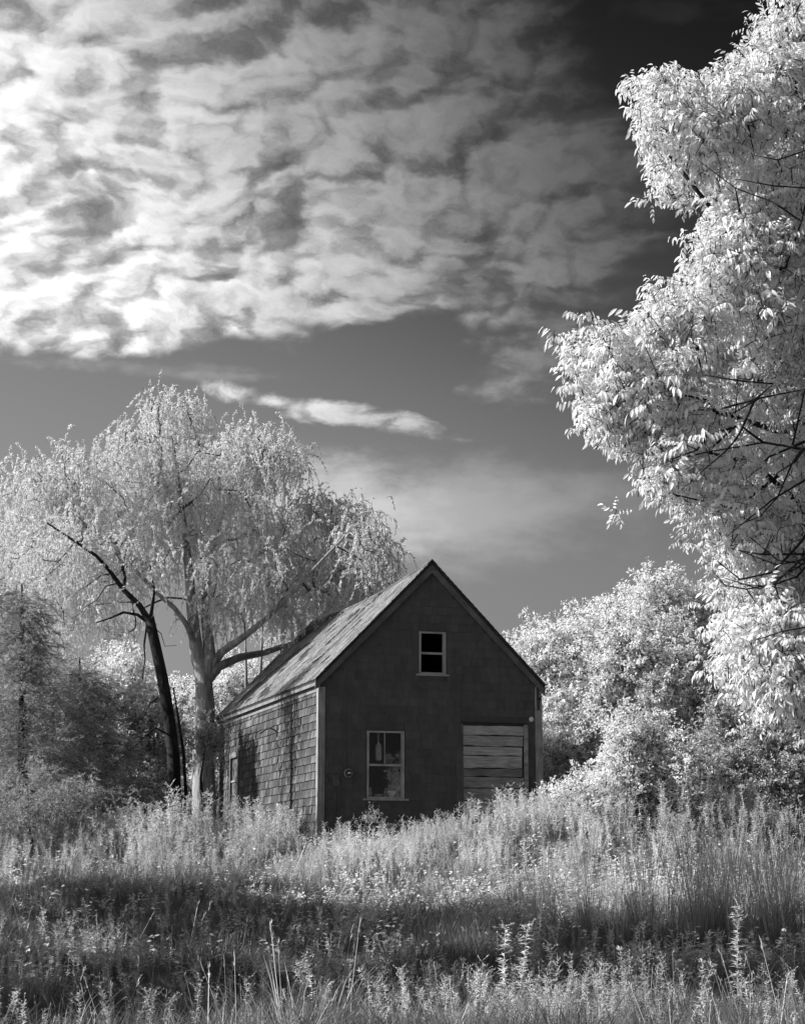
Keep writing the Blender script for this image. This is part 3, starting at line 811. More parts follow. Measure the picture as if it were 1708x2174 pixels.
on_shelf(1.93, 'pale_bowl', 'pale round bowl at the right end of the window shelf', 'bowl', lambda e: e.tube([(0, 0, 0), (0, 0, .03), (0, 0, .10), (0, 0, .13), (0, 0, .125), (0, 0, .04)], [.05, .09, .115, .105, .095, .05], 16))

# ------------------------------------------------------------------ trees
def skeleton(limbs, attract, step=.35, droop=0., jitter=.12, wlen=.18):
    """connect attraction points to the given limbs one after the other; returns node arrays"""
    P_ = []; par = []; fixed = []
    for lm in limbs:
        prev = -1
        pts = [Vector(p) for p in lm['pts']]
        # find attach node
        if P_:
            A = np.array(P_); dd = ((A-np.array(pts[0]))**2).sum(1); j = int(dd.argmin())
            prev = j
        n = len(pts)
        for k in range(n-1):
            seg = max(1, int((pts[k+1]-pts[k]).length/step))
            for q in range(seg if k < n-2 else seg+1):
                t = (k+q/seg); tt = t/(n-1)
                p = pts[k].lerp(pts[k+1], min(q/seg, 1.))
                r = lm['r'][0]*(1-tt)+lm['r'][1]*tt
                P_.append(tuple(p)); par.append(prev); fixed.append(r); prev = len(P_)-1
    plen = [0.]*len(P_)
    A = np.zeros((len(P_)+len(attract)*14, 3)); A[:len(P_)] = P_
    pl = np.zeros(len(A)); cnt = len(P_)
    base = np.array(P_)
    order = np.argsort([((base-np.array(a))**2).sum(1).min() for a in attract])
    tips = []
    for oi_ in order:
        a = Vector(attract[oi_]); an = np.array(a)
        d = np.sqrt(((A[:cnt]-an)**2).sum(1)); cost = d+wlen*pl[:cnt]+np.where(A[:cnt, 2] > an[2]+.6, .25*(A[:cnt, 2]-an[2]), 0)
        j = int(cost.argmin()); s = Vector(A[j]); L = d[j]; n = max(1, min(12, int(L/step)))
        mid_off = Vector((0, 0, L*(.12-droop)))
        prev = j
        for q in range(1, n+1):
            t = q/n; p = s.lerp(a, t)+mid_off*math.sin(math.pi*t)+rvec()*jitter*step*(1 if q < n else 0)
            A[cnt] = p; pl[cnt] = pl[prev]+L/n; P_.append(tuple(p)); par.append(prev); fixed.append(None); prev = cnt; cnt += 1
        tips.append(prev)
    return P_, par, fixed, tips
def tree_meshes(P_, par, fixed, tips, r_tip=.006, expo=.42, rmax=.06):
    n = len(P_); cntc = np.zeros(n); kids = [[] for _ in range(n)]
    for i in range(n-1, -1, -1):
        if not kids[i]: cntc[i] = max(cntc[i], 1)
        if par[i] >= 0: cntc[par[i]] += cntc[i]; kids[par[i]].append(i)
    rad = [fixed[i] if fixed[i] is not None else min(rmax, r_tip*cntc[i]**expo) for i in range(n)]
    big = MB(); small = MB(); done = [False]*n
    order = sorted(range(n), key=lambda i: -rad[i])
    roots = [i for i in range(n) if par[i] < 0]
    stack = list(roots)
    while stack:
        i = stack.pop(); chain = [i]
        if par[i] >= 0: chain = [par[i], i]
        c = i
        while kids[c]:
            ks = sorted(kids[c], key=lambda k: -(rad[k]+(10 if fixed[k] is not None and fixed[c] is not None else 0)))
            nx_ = ks[0]; stack += ks[1:]; chain.append(nx_); c = nx_
        pts = [P_[k] for k in chain]; rr_ = [rad[k] for k in chain]
        if par[i] >= 0: rr_[0] = min(rr_[0], rr_[1]*1.1)
        mx_ = max(rr_)
        (big if fixed[i] is not None else small).tube(pts, rr_, 12 if mx_ > .12 else (7 if mx_ > .04 else (5 if mx_ > .015 else 3)), cap=mx_ > .02)
    return big, small
def clump_points(clumps, shell=.55, noise_s=1.2, gate=-.12):
    out = []
    for c, r, n in clumps:
        k = 0; tries = 0
        while k < n and tries < n*8:
            tries += 1
            v_ = rvec()*(shell+(1-shell)*random.random())**(.6)
            p = Vector((c[0]+v_.x*r[0], c[1]+v_.y*r[1], c[2]+v_.z*r[2]))
            if mnoise.noise(p*noise_s) < gate: continue
            out.append(tuple(p)); k += 1
    return out
def clp(px, py, Y, rx, ry, n, ryd=None):
    """clump centred where the view shows it; radii in view pixels"""
    c = at(px, py, Y); a = rx/PX(Y); b = ry/PX(Y)
    return (tuple(c), (a, ryd or (a+b)/2, b), n)
def make_tree(name, label, limbs, clumps, temps, leafm, barkm, twigm, per=7, sig=.3, scl=(.8, 1.2), droop=0., cat='tree', group=None, tilt=.5, r_tip=.006, gate=-.12, shell=.55, extra=None, rmax=.06):
    base = Vector(limbs[0]['pts'][0]); root = empty(name, base); tag(root, label, cat, group)
    sh_ = [dict(pts=[Vector(p)-base for p in l['pts']], r=l['r']) for l in limbs]
    att = [tuple(Vector(p)-base) for p in clump_points(clumps, shell=shell, gate=gate)]
    P_, par, fixed, tips = skeleton(sh_, att, droop=droop)
    big, small = tree_meshes(P_, par, fixed, tips, r_tip=r_tip, rmax=rmax)
    big.build('trunk', barkm, root, True); small.build('branches', twigm, root, True)['kind'] = 'stuff'
    T = np.array([P_[t] for t in tips]); n = len(T)
    Pn = np.repeat(T, per, 0)+rng.normal(0, sig, (n*per, 3)); Pn[:, 2] += rng.normal(0, sig*.2, n*per)
    Rn = np.stack([rng.normal(0, tilt, n*per), rng.normal(0, tilt, n*per), rng.uniform(0, 6.28, n*per)], 1)
    Sn = rng.uniform(scl[0], scl[1], n*per)
    fo = scatter('foliage', temps, [leafm, twigm, leafm], Pn, Rn, Sn, parent=root); fo['kind'] = 'stuff'
    return root, T
T_willow = [t_willow() for _ in range(8)]
T_broad = [t_broad() for _ in range(8)]
T_bright = [t_broad(48, .22, (.05, .08), .55, .1) for _ in range(6)]
T_far = [t_broad(48, .42, (.09, .15), .55, .1) for _ in range(6)]
T_con = [t_conifer() for _ in range(7)]
T_ash = [t_ash() for _ in range(8)]
def gp(px, Y, dz=0.):
    """ground point under view column px at depth Y"""
    x = (px-854)/FPX*Y*1.0; x = at(px, 1850, Y).x
    return Vector((x, Y, float(ground_z(x, Y))+dz))

# 1. big willow
Yw = 55.
b0 = gp(432, Yw, -.1)
limbs = [dict(pts=[b0, at(432, 1600, Yw), at(436, 1500, Yw), at(432, 1440, Yw), at(418, 1390, Yw), at(408, 1300, Yw), at(400, 1200, Yw-.5), at(385, 1080, Yw-1), at(365, 930, Yw-1)], r=(.36, .05)),
         dict(pts=[at(434, 1450, Yw), at(446, 1395, Yw), at(436, 1310, Yw+.5), at(440, 1190, Yw+1), at(480, 1060, Yw+1.5), at(530, 940, Yw+1.5)], r=(.22, .04)),
         dict(pts=[at(445, 1420, Yw), at(470, 1385, Yw), at(520, 1350, Yw-1), at(572, 1308, Yw-1.5), at(640, 1235, Yw-2), at(730, 1140, Yw-2.5)], r=(.14, .03)),
         dict(pts=[at(440, 1445, Yw), at(465, 1415, Yw), at(510, 1395, Yw+.7), at(560, 1386, Yw+1.2), at(620, 1366, Yw+1.5), at(700, 1290, Yw+2), at(770, 1210, Yw+2)], r=(.16, .03)),
         dict(pts=[at(415, 1370, Yw), at(396, 1325, Yw-.6), at(370, 1290, Yw-1.), at(336, 1262, Yw-1.4), at(250, 1170, Yw-2.), at(150, 1090, Yw-2)], r=(.10, .03))]
cw = [(360, 900, 62, 66, 46), (430, 1000, 90, 60, 50), (300, 975, 80, 60, 42), (530, 935, 55, 50, 34), (585, 970, 50, 50, 28), (510, 1010, 90, 50, 34), (140, 1010, 85, 62, 46), (60, 1070, 60, 75, 34), (230, 1060, 110, 75, 56),
      (110, 1160, 115, 70, 50), (350, 1090, 110, 75, 60), (470, 1090, 110, 80, 64), (640, 1110, 60, 60, 28), (720, 1110, 80, 50, 38), (785, 1170, 60, 65, 34), (640, 1200, 110, 60, 50), (740, 1240, 90, 50, 38),
      (520, 1210, 100, 60, 44), (250, 1310, 90, 40, 20), (470, 1290, 60, 40, 18), (640, 1270, 90, 30, 22), (90, 1320, 90, 50, 26), (300, 1190, 90, 60, 36), (180, 1240, 110, 50, 36), (40, 1240, 70, 80, 30), (560, 1290, 90, 30, 16), (800, 1250, 45, 50, 16)]
clumps = [clp(x, y, Yw+rnd(-1.5, 1.5), rx, ry, int(n*.95), 1.7) for x, y, rx, ry, n in cw]
make_tree('willow_tree', 'tall pale willow with forked grey trunk behind the left of the house', limbs, clumps, T_willow, M['willow_leaf'], M['bark_grey'], M['bark_twig'], per=8, sig=.30, scl=(.8, 1.3), tilt=.25, r_tip=.012, gate=.06)

# 2. dark leaning tree
Yd = 46.5
b0 = gp(374, Yd, -.1)
limbs = [dict(pts=[b0, at(368, 1600, Yd), at(358, 1520, Yd), at(345, 1440, Yd), at(330, 1370, Yd), at(317, 1312, Yd)], r=(.165, .125)),
         dict(pts=[at(315, 1315, Yd), at(296, 1285, Yd), at(262, 1252, Yd), at(232, 1210, Yd), at(205, 1180, Yd-.3), at(160, 1150, Yd-.5), at(100, 1110, Yd-1)], r=(.085, .02)),
         dict(pts=[at(313, 1320, Yd), at(292, 1305, Yd), at(262, 1300, Yd), at(235, 1312, Yd), at(205, 1322, Yd)], r=(.05, .015)),
         dict(pts=[at(320, 1312, Yd), at(324, 1285, Yd), at(328, 1255, Yd), at(320, 1200, Yd)], r=(.05, .02)),
         dict(pts=[at(262, 1252, Yd), at(266, 1225, Yd), at(258, 1195, Yd), at(245, 1170, Yd)], r=(.045, .02)),
         dict(pts=[at(236, 1218, Yd), at(215, 1222, Yd), at(190, 1240, Yd), at(165, 1255, Yd)], r=(.02, .008)),
         dict(pts=[at(250, 1238, Yd), at(225, 1245, Yd), at(205, 1275, Yd), at(180, 1290, Yd)], r=(.02, .008)),
         dict(pts=[at(312, 1325, Yd), at(306, 1370, Yd), at(308, 1400, Yd), at(302, 1440, Yd)], r=(.03, .01)),
         dict(pts=[at(324, 1330, Yd), at(342, 1345, Yd), at(350, 1372, Yd), at(375, 1370, Yd)], r=(.015, .006)),
         dict(pts=[at(352, 1490, Yd), at(335, 1482, Yd), at(318, 1494, Yd), at(306, 1520, Yd)], r=(.035, .012)),
         dict(pts=[at(360, 1560, Yd), at(330, 1545, Yd-.6), at(312, 1560, Yd-.8), at(280, 1590, Yd-1), at(245, 1620, Yd-1)], r=(.03, .008)),
         dict(pts=[at(312, 1560, Yd-.8), at(328, 1570, Yd-.8), at(326, 1610, Yd-.8)], r=(.018, .008)),
         dict(pts=[gp(398, Yd), at(390, 1600, Yd), at(378, 1520, Yd), at(368, 1460, Yd)], r=(.05, .015))]
clumps = [clp(130, 1130, Yd, 90, 50, 20), clp(230, 1150, Yd, 70, 45, 14), clp(80, 1200, Yd, 70, 60, 18), clp(320, 1180, Yd, 50, 40, 8)]
make_tree('bare_trunk_tree', 'black leaning tree trunk with broken forked top left of the pale trunk', limbs, clumps, T_willow, M['willow_leaf'], M['bark_dark'], M['bark_dark'], per=6, sig=.4, scl=(.8, 1.2), tilt=.25, r_tip=.007)

# 3. conifer at the left edge
def conifer(label, px, Y, top_py, spread, seed_, group='conifers at the left edge'):
    random.seed(seed_)
    b = gp(px, Y, -.1); top = at(px+rnd(-10, 10), top_py+25, Y); H = top.z-b.z
    limbs = [dict(pts=[b, b.lerp(top, .5)+Vector((rnd(-.1, .1), 0, 0)), top], r=(.17, .02))]
    clumps = []
    nb = 26
    for k in range(nb):
        t = .10+.88*k/nb; a = k*2.4; L = spread*(1-t)**.75*rnd(.75, 1.1)+.15
        c = b.lerp(top, t)+Vector((math.cos(a)*L*.62, math.sin(a)*L*.62, -L*.12))
        clumps.append((tuple(c), (L*.48+.12, L*.48+.12, .22), 7+int(L*3)))
    make_tree('conifer', label, limbs, clumps, T_con, M['needle'], M['bark_dark'], M['bark_dark'], per=7, sig=.17, scl=(.7, 1.15), tilt=.3, group=group, gate=-.5, r_tip=.005)
conifer('tall feathery conifer at the left edge of the frame', 48, 43., 1215, 2.0, 11)
conifer('darker lower conifer just right of the tall feathery one', 170, 45., 1370, 1.7, 12)
random.seed(21)

# 4. broadleaf trees and shrubs
def bushy(name, label, px, Y, cl, temps, leafm, barkm='bark_twig', per=7, sig=.24, scl=(.8, 1.2), cat='tree', group=None, tr=.08, n_mult=1., tops=None, gate=-.12, **kw):
    b = gp(px, Y, -.1); cs_ = [clp(x, y, Y+dy_, rx, ry, int(n*n_mult)) for x, y, rx, ry, n, dy_ in cl]
    tops = tops or [(px+rnd(-20, 20), min(c[1] for c in cl)+30)]
    limbs = []
    for k, (tx, ty) in enumerate(tops):
        t_ = at(tx, ty, Y+rnd(-.3, .3)); m1 = b.lerp(t_, .4)+Vector((rnd(-.15, .15), rnd(-.2, .2), 0))
        limbs.append(dict(pts=[b, m1, b.lerp(t_, .7)+Vector((rnd(-.15, .15), 0, 0)), t_], r=(tr*(1-.25*k/len(tops)), .012)))
    return make_tree(name, label, limbs, cs_, temps, M[leafm], M[barkm], M['bark_twig'], per=per, sig=sig, scl=scl, cat=cat, group=group, gate=gate, **kw)
bushy('broadleaf_tree', 'bright leafy tree right of the conifers behind the dark trunk', 250, 51., [(240, 1440, 60, 60, 26, 0), (200, 1500, 70, 60, 26, 0), (290, 1490, 60, 60, 24, 1), (230, 1580, 90, 60, 30, 0), (190, 1650, 90, 50, 26, 0)], T_broad, 'broad_leaf', tr=.12)
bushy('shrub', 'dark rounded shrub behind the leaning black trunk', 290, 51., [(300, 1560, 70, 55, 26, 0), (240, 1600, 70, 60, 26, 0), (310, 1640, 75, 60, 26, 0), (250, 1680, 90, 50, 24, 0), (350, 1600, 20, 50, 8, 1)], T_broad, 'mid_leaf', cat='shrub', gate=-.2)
bushy('shrub', 'low dark shrub at the far left below the conifers', 70, 41., [(60, 1700, 90, 50, 24, 0), (150, 1720, 80, 40, 20, 0)], T_con, 'needle', cat='shrub', gate=-.3)
bushy('broadleaf_tree', 'bright tree seen between the pale trunk and the house roof', 500, 64., [(470, 1490, 60, 60, 26, 0), (530, 1450, 60, 40, 24, 0), (430, 1560, 60, 70, 26, 0), (480, 1600, 70, 60, 26, 0), (390, 1500, 50, 60, 20, 0), (395, 1620, 50, 60, 18, 0)], T_bright, 'broad_leaf', tr=.12, sig=.34, scl=(1.2, 1.7), per=7)
bushy('broadleaf_tree', 'thin grey-limbed tree rising behind the rear of the roof', 545, 62., [(600, 1270, 60, 40, 16, 0), (680, 1300, 70, 40, 14, 0), (560, 1300, 50, 30, 10, 0)], T_willow, 'willow_leaf', barkm='bark_grey', tr=.16, sig=.4, scl=(1., 1.4), tops=[(600, 1270), (520, 1300), (560, 1240)])
bushy('shrub', 'vine-covered shrub at the foot of the pale forked trunk', 425, 52., [(448, 1560, 12, 30, 6, 0), (446, 1620, 18, 40, 9, 0)], T_broad, 'mid_leaf', cat='shrub', sig=.18, scl=(.6, .9))
# right-hand background
bushy('broadleaf_tree', 'big rounded bright tree right of the house', 1460, 52., [(1380, 1285, 66, 48, 34, 0), (1320, 1340, 80, 56, 40, -.5), (1440, 1330, 70, 60, 40, .5), (1250, 1400, 80, 60, 40, -.5), (1370, 1420, 120, 80, 70, -1), (1480, 1400, 60, 80, 44, 1), (1230, 1480, 90, 70, 46, 0), (1340, 1520, 120, 80, 66, -1), (1460, 1510, 90, 90, 50, 0), (1220, 1570, 80, 60, 36, 0), (1370, 1610, 120, 60, 46, 0), (1510, 1340, 30, 50, 16, 1)],
      T_broad, 'broad_leaf', tr=.17, sig=.30, per=8, scl=(.9, 1.3), tops=[(1440, 1330), (1340, 1400), (1250, 1450), (1475, 1420)])
bushy('broadleaf_tree', 'smaller bright tree just behind the right corner of the house', 1186, 52., [(1170, 1390, 40, 60, 26, 0), (1130, 1400, 40, 40, 16, 0), (1110, 1390, 20, 30, 8, 0), (1190, 1470, 40, 60, 26, 0), (1160, 1540, 50, 60, 26, 0), (1190, 1620, 60, 50, 24, 0)], T_broad, 'broad_leaf', tr=.1, sig=.28)
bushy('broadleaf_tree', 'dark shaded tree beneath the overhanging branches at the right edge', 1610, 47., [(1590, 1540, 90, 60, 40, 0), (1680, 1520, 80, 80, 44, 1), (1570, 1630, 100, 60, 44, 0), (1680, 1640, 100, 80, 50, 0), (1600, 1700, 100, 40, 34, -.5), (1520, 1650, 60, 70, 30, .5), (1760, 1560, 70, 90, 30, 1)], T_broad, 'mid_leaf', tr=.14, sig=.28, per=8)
bushy('shrub', 'bright rounded shrub in front of the big right-hand tree', 1380, 38.6, [(1345, 1575, 62, 45, 34, 0), (1285, 1630, 60, 45, 30, 0), (1400, 1640, 90, 45, 40, 0), (1330, 1690, 110, 35, 34, 0), (1460, 1690, 70, 40, 26, 0), (1240, 1680, 60, 30, 16, 0)], T_bright, 'broad_leaf', cat='shrub', sig=.2, per=6, tops=[(1340, 1590), (1400, 1620), (1290, 1640), (1450, 1660)])
# far tree line closing the horizon
k = 0
for (px, Y, top, hw) in ((-60, 70, 1500, 130), (120, 78, 1540, 130), (330, 80, 1590, 130), (560, 82, 1560, 120), (1180, 84, 1600, 130), (1420, 80, 1560, 140), (1620, 76, 1500, 130), (1820, 70, 1480, 140), (-240, 66, 1450, 130)):
    rel = ('beyond the left frame edge', 'far behind the left conifers', 'far behind the leaning black trunk', 'far behind the rear wall of the house', 'far behind the right corner of the house', 'far behind the big rounded tree', 'far behind the shaded right-edge tree', 'beyond the right frame edge', 'farthest out past the left frame edge')[k]
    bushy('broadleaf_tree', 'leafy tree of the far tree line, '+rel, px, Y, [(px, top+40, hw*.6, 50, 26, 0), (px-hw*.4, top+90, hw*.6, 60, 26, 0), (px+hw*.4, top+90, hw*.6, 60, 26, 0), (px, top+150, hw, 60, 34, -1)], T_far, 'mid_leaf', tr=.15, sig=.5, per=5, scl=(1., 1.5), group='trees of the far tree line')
    k += 1

# 5. foreground ash tree at the right, trunk outside the frame
Ya = 17.
tb = Vector((6.3, 18.2, 0)); tb.z = float(ground_z(tb.x, tb.y))-.1
def A_(px, py, dy=0.): return at(px, py, Ya+dy)
TWIGS = [[(1317, 959), (1368, 965), (1428, 944), (1494, 929), (1560, 905)], [(1368, 974), (1428, 974), (1479, 955), (1494, 933)], [(1446, 1040), (1494, 996), (1538, 959), (1560, 933), (1575, 907)], [(1424, 889), (1479, 870), (1516, 872), (1600, 850)], [(1464, 881), (1557, 876), (1612, 845), (1708, 826)], [(1557, 1118), (1612, 1096), (1649, 1055), (1679, 985), (1701, 952)], [(1512, 1214), (1538, 1243), (1583, 1251), (1642, 1240), (1708, 1181)], [(1540, 1228), (1612, 1251), (1708, 1195)], [(1553, 1166), (1612, 1177), (1708, 1177)], [(1627, 1018), (1686, 981), (1708, 952)], [(1490, 796), (1571, 809), (1640, 815)], [(1583, 1018), (1631, 970), (1708, 937)], [(1380, 800), (1430, 835), (1500, 850)], [(1600, 330), (1650, 340), (1708, 320)], [(1560, 380), (1640, 395), (1715, 400)], [(1480, 340), (1560, 400), (1640, 430), (1700, 470)], [(1590, 1140), (1650, 1190), (1720, 1200)], [(1600, 1360), (1660, 1340), (1720, 1330)]]
limbs = [dict(pts=[tb, tb+Vector((-.1, 0, 2.)), tb+Vector((-.05, -.1, 4.)), tb+Vector((-.3, -.2, 6.5)), tb+Vector((-.6, -.3, 9.)), tb+Vector((-.9, -.4, 10.8))], r=(.24, .04)),
         dict(pts=[tb+Vector((-.1, 0, 3.2)), A_(1900, 1180, .8), A_(1708, 1190, .3), A_(1640, 1240, .1), A_(1560, 1230, 0)], r=(.07, .008)),
         dict(pts=[tb+Vector((-.1, 0, 3.8)), A_(1850, 1010, .8), A_(1690, 930, .2), A_(1560, 885, -.2), A_(1420, 850, -.4), A_(1290, 830, -.5)], r=(.05, .008)),
         dict(pts=[tb+Vector((-.1, 0, 4.4)), A_(1850, 880, .6), A_(1700, 700, .2), A_(1600, 560, 0), A_(1530, 470, -.2), A_(1420, 330, -.4), A_(1370, 230, -.4)], r=(.055, .008)),
         dict(pts=[tb+Vector((-.1, 0, 5.4)), A_(1860, 600, .4), A_(1740, 330, 0), A_(1680, 160, -.2), A_(1670, 60, -.2)], r=(.05, .008)),
         dict(pts=[tb+Vector((-.1, 0, 2.6)), A_(1900, 1330, .6), A_(1750, 1360, 0), A_(1640, 1400, -.2), A_(1580, 1420, -.2)], r=(.06, .01)),
         dict(pts=[A_(1708, 1080, 0), A_(1600, 985, -.2), A_(1500, 960, -.4), A_(1380, 985, -.5)], r=(.03, .006)),
         dict(pts=[A_(1760, 1060, -.3), A_(1700, 1150, -.8), A_(1640, 1215, -.9), A_(1570, 1230, -.9), A_(1520, 1190, -.9)], r=(.016, .005)),
         dict(pts=[A_(1770, 1130, -.3), A_(1690, 1225, -.8), A_(1630, 1245, -.9), A_(1565, 1240, -.9)], r=(.014, .004)),
         dict(pts=[A_(1740, 1180, -.5), A_(1650, 1200, -1.), A_(1570, 1170, -1.)], r=(.012, .004)),
         dict(pts=[A_(1740, 1000, -.5), A_(1640, 1060, -1.), A_(1540, 1140, -1.)], r=(.014, .004)),
         dict(pts=[A_(1740, 960, -.5), A_(1620, 940, -1.), A_(1500, 960, -1.), A_(1400, 985, -1.1)], r=(.016, .004)),
         dict(pts=[A_(1760, 900, 0), A_(1650, 1010, -.4), A_(1560, 1080, -.6), A_(1430, 1050, -.6)], r=(.025, .006))]
ca = [(1665, 40, 34, 40, 16, -.2), (1690, 80, 40, 55, 18, 0.), (1630, 150, 45, 35, 16, 0), (1610, 200, 60, 45, 22, 0), (1490, 240, 50, 34, 18, -.3), (1368, 235, 34, 40, 18, -.4), (1400, 312, 42, 30, 14, -.4), (1530, 300, 70, 60, 30, 0), (1640, 300, 70, 80, 34, .3),
      (1450, 350, 50, 45, 20, -.3), (1560, 400, 60, 60, 28, 0), (1660, 430, 60, 80, 30, .5), (1590, 510, 50, 60, 26, 0), (1530, 560, 50, 40, 20, -.2), (1490, 590, 35, 28, 12, -.4), (1640, 580, 70, 60, 30, 0), (1570, 650, 70, 50, 28, 0),
      (1680, 700, 50, 60, 24, 0), (1480, 690, 50, 35, 18, -.3), (1350, 700, 30, 28, 10, -.6), (1420, 730, 50, 35, 18, -.4), (1560, 740, 80, 45, 30, 0), (1300, 790, 60, 40, 22, -.5), (1240, 770, 28, 26, 9, -.6), (1400, 800, 70, 45, 28, -.3),
      (1250, 860, 40, 50, 18, -.6), (1340, 870, 70, 50, 28, -.4), (1480, 850, 80, 50, 34, 0), (1620, 830, 80, 60, 34, .3), (1300, 915, 40, 26, 12, -.5), (1400, 920, 60, 36, 18, -.3), (1540, 930, 70, 45, 28, .2), (1660, 930, 60, 60, 26, .6),
      (1400, 985, 40, 22, 9, -.5), (1500, 1010, 60, 30, 14, -.1), (1610, 1020, 70, 50, 28, .4), (1700, 1050, 50, 60, 20, .6), (1372, 1040, 12, 12, 3, -.6), (1470, 1075, 40, 22, 9, -.3), (1550, 1105, 45, 28, 11, 0), (1640, 1120, 60, 50, 24, .5),
      (1540, 1170, 25, 24, 7, -.2), (1610, 1180, 50, 34, 13, .2), (1690, 1200, 45, 50, 18, .4), (1660, 1290, 55, 40, 20, .2), (1570, 1300, 34, 30, 10, -.3), (1600, 1340, 55, 36, 18, -.2), (1545, 1395, 28, 22, 8, -.5), (1620, 1410, 55, 36, 18, -.2), (1600, 1445, 34, 26, 9, -.3),
      (1690, 1380, 40, 50, 16, .2), (1680, 1450, 50, 36, 16, 0), (1640, 1490, 34, 26, 10, -.2), (1710, 1500, 30, 40, 10, 0), (1800, 300, 90, 150, 40, .8), (1800, 700, 90, 150, 40, .8), (1800, 1050, 90, 120, 36, .8), (1800, 1350, 80, 110, 30, .6), (1950, 800, 120, 300, 40, 1.5), (1950, 300, 110, 220, 30, 1.5)]
ex = []
for x, y, rx, ry, n, dy_ in ca[:52]:
    if x < 1690:
        for q in range(2):
            an = rnd(1.7, 4.9); ex.append((x+math.cos(an)*rx*1.15, y+math.sin(an)*ry*1.0-6, rx*.34, ry*.22, 4, dy_+rnd(-.3, .3)))
ca = ca+ex
for tw_ in TWIGS:
    q_ = rnd(-1.3, -.7); limbs.append(dict(pts=[A_(x, y, q_+.08*k) for k, (x, y) in enumerate(tw_[::-1])], r=(.013, .004)))
clumps = [clp(x+(38 if x < 1600 else 22), y-8, Ya+dy_, rx*.92, ry*.66, int(n*(.62 if 880 < y < 1260 else .85)), .5+rx/110.) for x, y, rx, ry, n, dy_ in ca]
ash, Ta = make_tree('ash_tree', 'large bright ash tree reaching in from the right edge with drooping compound leaves', limbs, clumps, T_ash, M['ash_leaf'], M['bark_dark'], M['bark_dark'], per=5, sig=.13, scl=(.6, 1.05), tilt=.5, r_tip=.005, gate=-.12, shell=.15, rmax=.03)

lm = []
for q in range(8):
    mb = MB(); ash_compound(mb, Vector(), Vector((1, 0, rnd(-.3, .3))), rnd(.15, .2), 3, rnd(.085, .105)); lm.append(mb.mesh('leaf', [M['ash_leaf'], M['bark_dark']]))
Tw = Ta+np.array(tb)
front = np.argsort(Tw[:, 1]+np.where(np.abs(Tw[:, 0]) > .212*Tw[:, 1], 50, 0))[:300]
for q, i in enumerate(front):
    o_ = link('leaf', lm[q % 8], ash); p = Ta[i]
    o_.location = (p[0]+rnd(-.06, .06), p[1]-rnd(.05, .12), p[2]+rnd(-.06, .06)); o_.rotation_euler = (rnd(-.4, .4), rnd(-.2, .7), rnd(2.2, 5.2)); o_.scale = (rnd(.9, 1.15),)*3

# 6. trees outside the left frame edge that throw the shade bands over the meadow
def shade_tree(label, x, y, zc_, r, n, hgt=None):
    n = int(n*.34)
    b = Vector((x, y, float(ground_z(x, y))-.1)); t_ = Vector((x, y, zc_+r*.6))
    limbs = [dict(pts=[b, b.lerp(t_, .5)+Vector((.1, .1, 0)), t_], r=(.2, .03))]
    cs_ = [((x, y, zc_), (r, r*.9, r*.75), n), ((x-.8*r, y+.4, zc_-.5), (r*.7, r*.6, r*.6), n//2), ((x+.5*r, y-.3, zc_-.8), (r*.6, r*.6, r*.5), n//2)]
    make_tree('broadleaf_tree', label, limbs, cs_, T_far, M['broad_leaf'], M['bark_twig'], M['bark_twig'], per=5, sig=.5, scl=(.9, 1.4), group='meadow trees outside the left edge', gate=-.1, shell=.1)
shade_tree('rounded meadow tree left of the frame, farthest of the row', -10.6, 33.6, 5.0, 2.0, 90)
shade_tree('rounded meadow tree left of the frame, next nearer', -11.4, 30.0, 8.3, 2.9, 170)
shade_tree('rounded meadow tree left of the frame, above the dark grass', -9.6, 27.0, 5.6, 2.2, 110)
shade_tree('tallest meadow tree left of the frame, second from the camera', -10.6, 21.4, 11.2, 3.0, 230)
shade_tree('tall airy meadow tree left of the frame, between the tallest and the dense one', -11.6, 26.0, 11.8, 2.8, 130)
shade_tree('small meadow tree left of the frame, under the tallest one', -7.9, 22.2, 5.2, 1.7, 90)
shade_tree('low meadow tree left of the frame, nearest the camera', -7.3, 19.0, 3.7, 1.8, 240)

# ------------------------------------------------------------------ meadow
T_grass = [t_grass() for _ in range(8)]
T_tall = [t_grass((.7, 1.25), 40, .14, .16, 16, (.004, .007)) for _ in range(5)]
T_grass += [t_grass((.3, .62), 50, .18, .6, 1) for _ in range(2)]
T_gold = [t_goldenrod() for _ in range(9)]
T_low = [t_leafy() for _ in range(6)]
def meadow_pts(n, y0, y1, fx=1.25, pad=1.5, dens=None):
    out = []
    while len(out) < n:
        m_ = n*2; y = rng.uniform(y0, y1, m_); hw_ = .2127*y*fx+pad; x = rng.uniform(-1, 1, m_)*(.2127*y1*fx+pad)
        ok = np.abs(x) < hw_
        # stay out of the house
        c_, s_ = math.cos(.2931), math.sin(.2931); lx = (x-HX)*c_+(y-HY)*s_; ly = -(x-HX)*s_+(y-HY)*c_
        ok &= ~((lx > .0) & (lx < 5.75) & (ly > -.02) & (ly < 12.))
        if dens is not None: ok &= rng.random(m_) < dens(x, y)
        q = np.stack([x, y], 1)[ok]; out += q.tolist()
    o_ = np.array(out[:n]); return np.column_stack([o_, ground_z(o_[:, 0], o_[:, 1])])
def wob(x, y, s=.5, o=0.):
    return .5+.25*(np.sin(x*s*1.3+y*s*.7+o)+np.sin(x*s*.6-y*s*1.9+o*2))
def rots(n, t=.12): return np.stack([rng.normal(0, t, n), rng.normal(0, t, n), rng.uniform(0, 6.28, n)], 1)
def to_view(x, y, z=None):
    z = ground_z(x, y) if z is None else z
    d = y*math.cos(PITCH)+(z-CAMZ)*math.sin(PITCH); u_ = -y*math.sin(PITCH)+(z-CAMZ)*math.cos(PITCH)
    return 854+FPX*x/d, 1087-FPX*u_/d
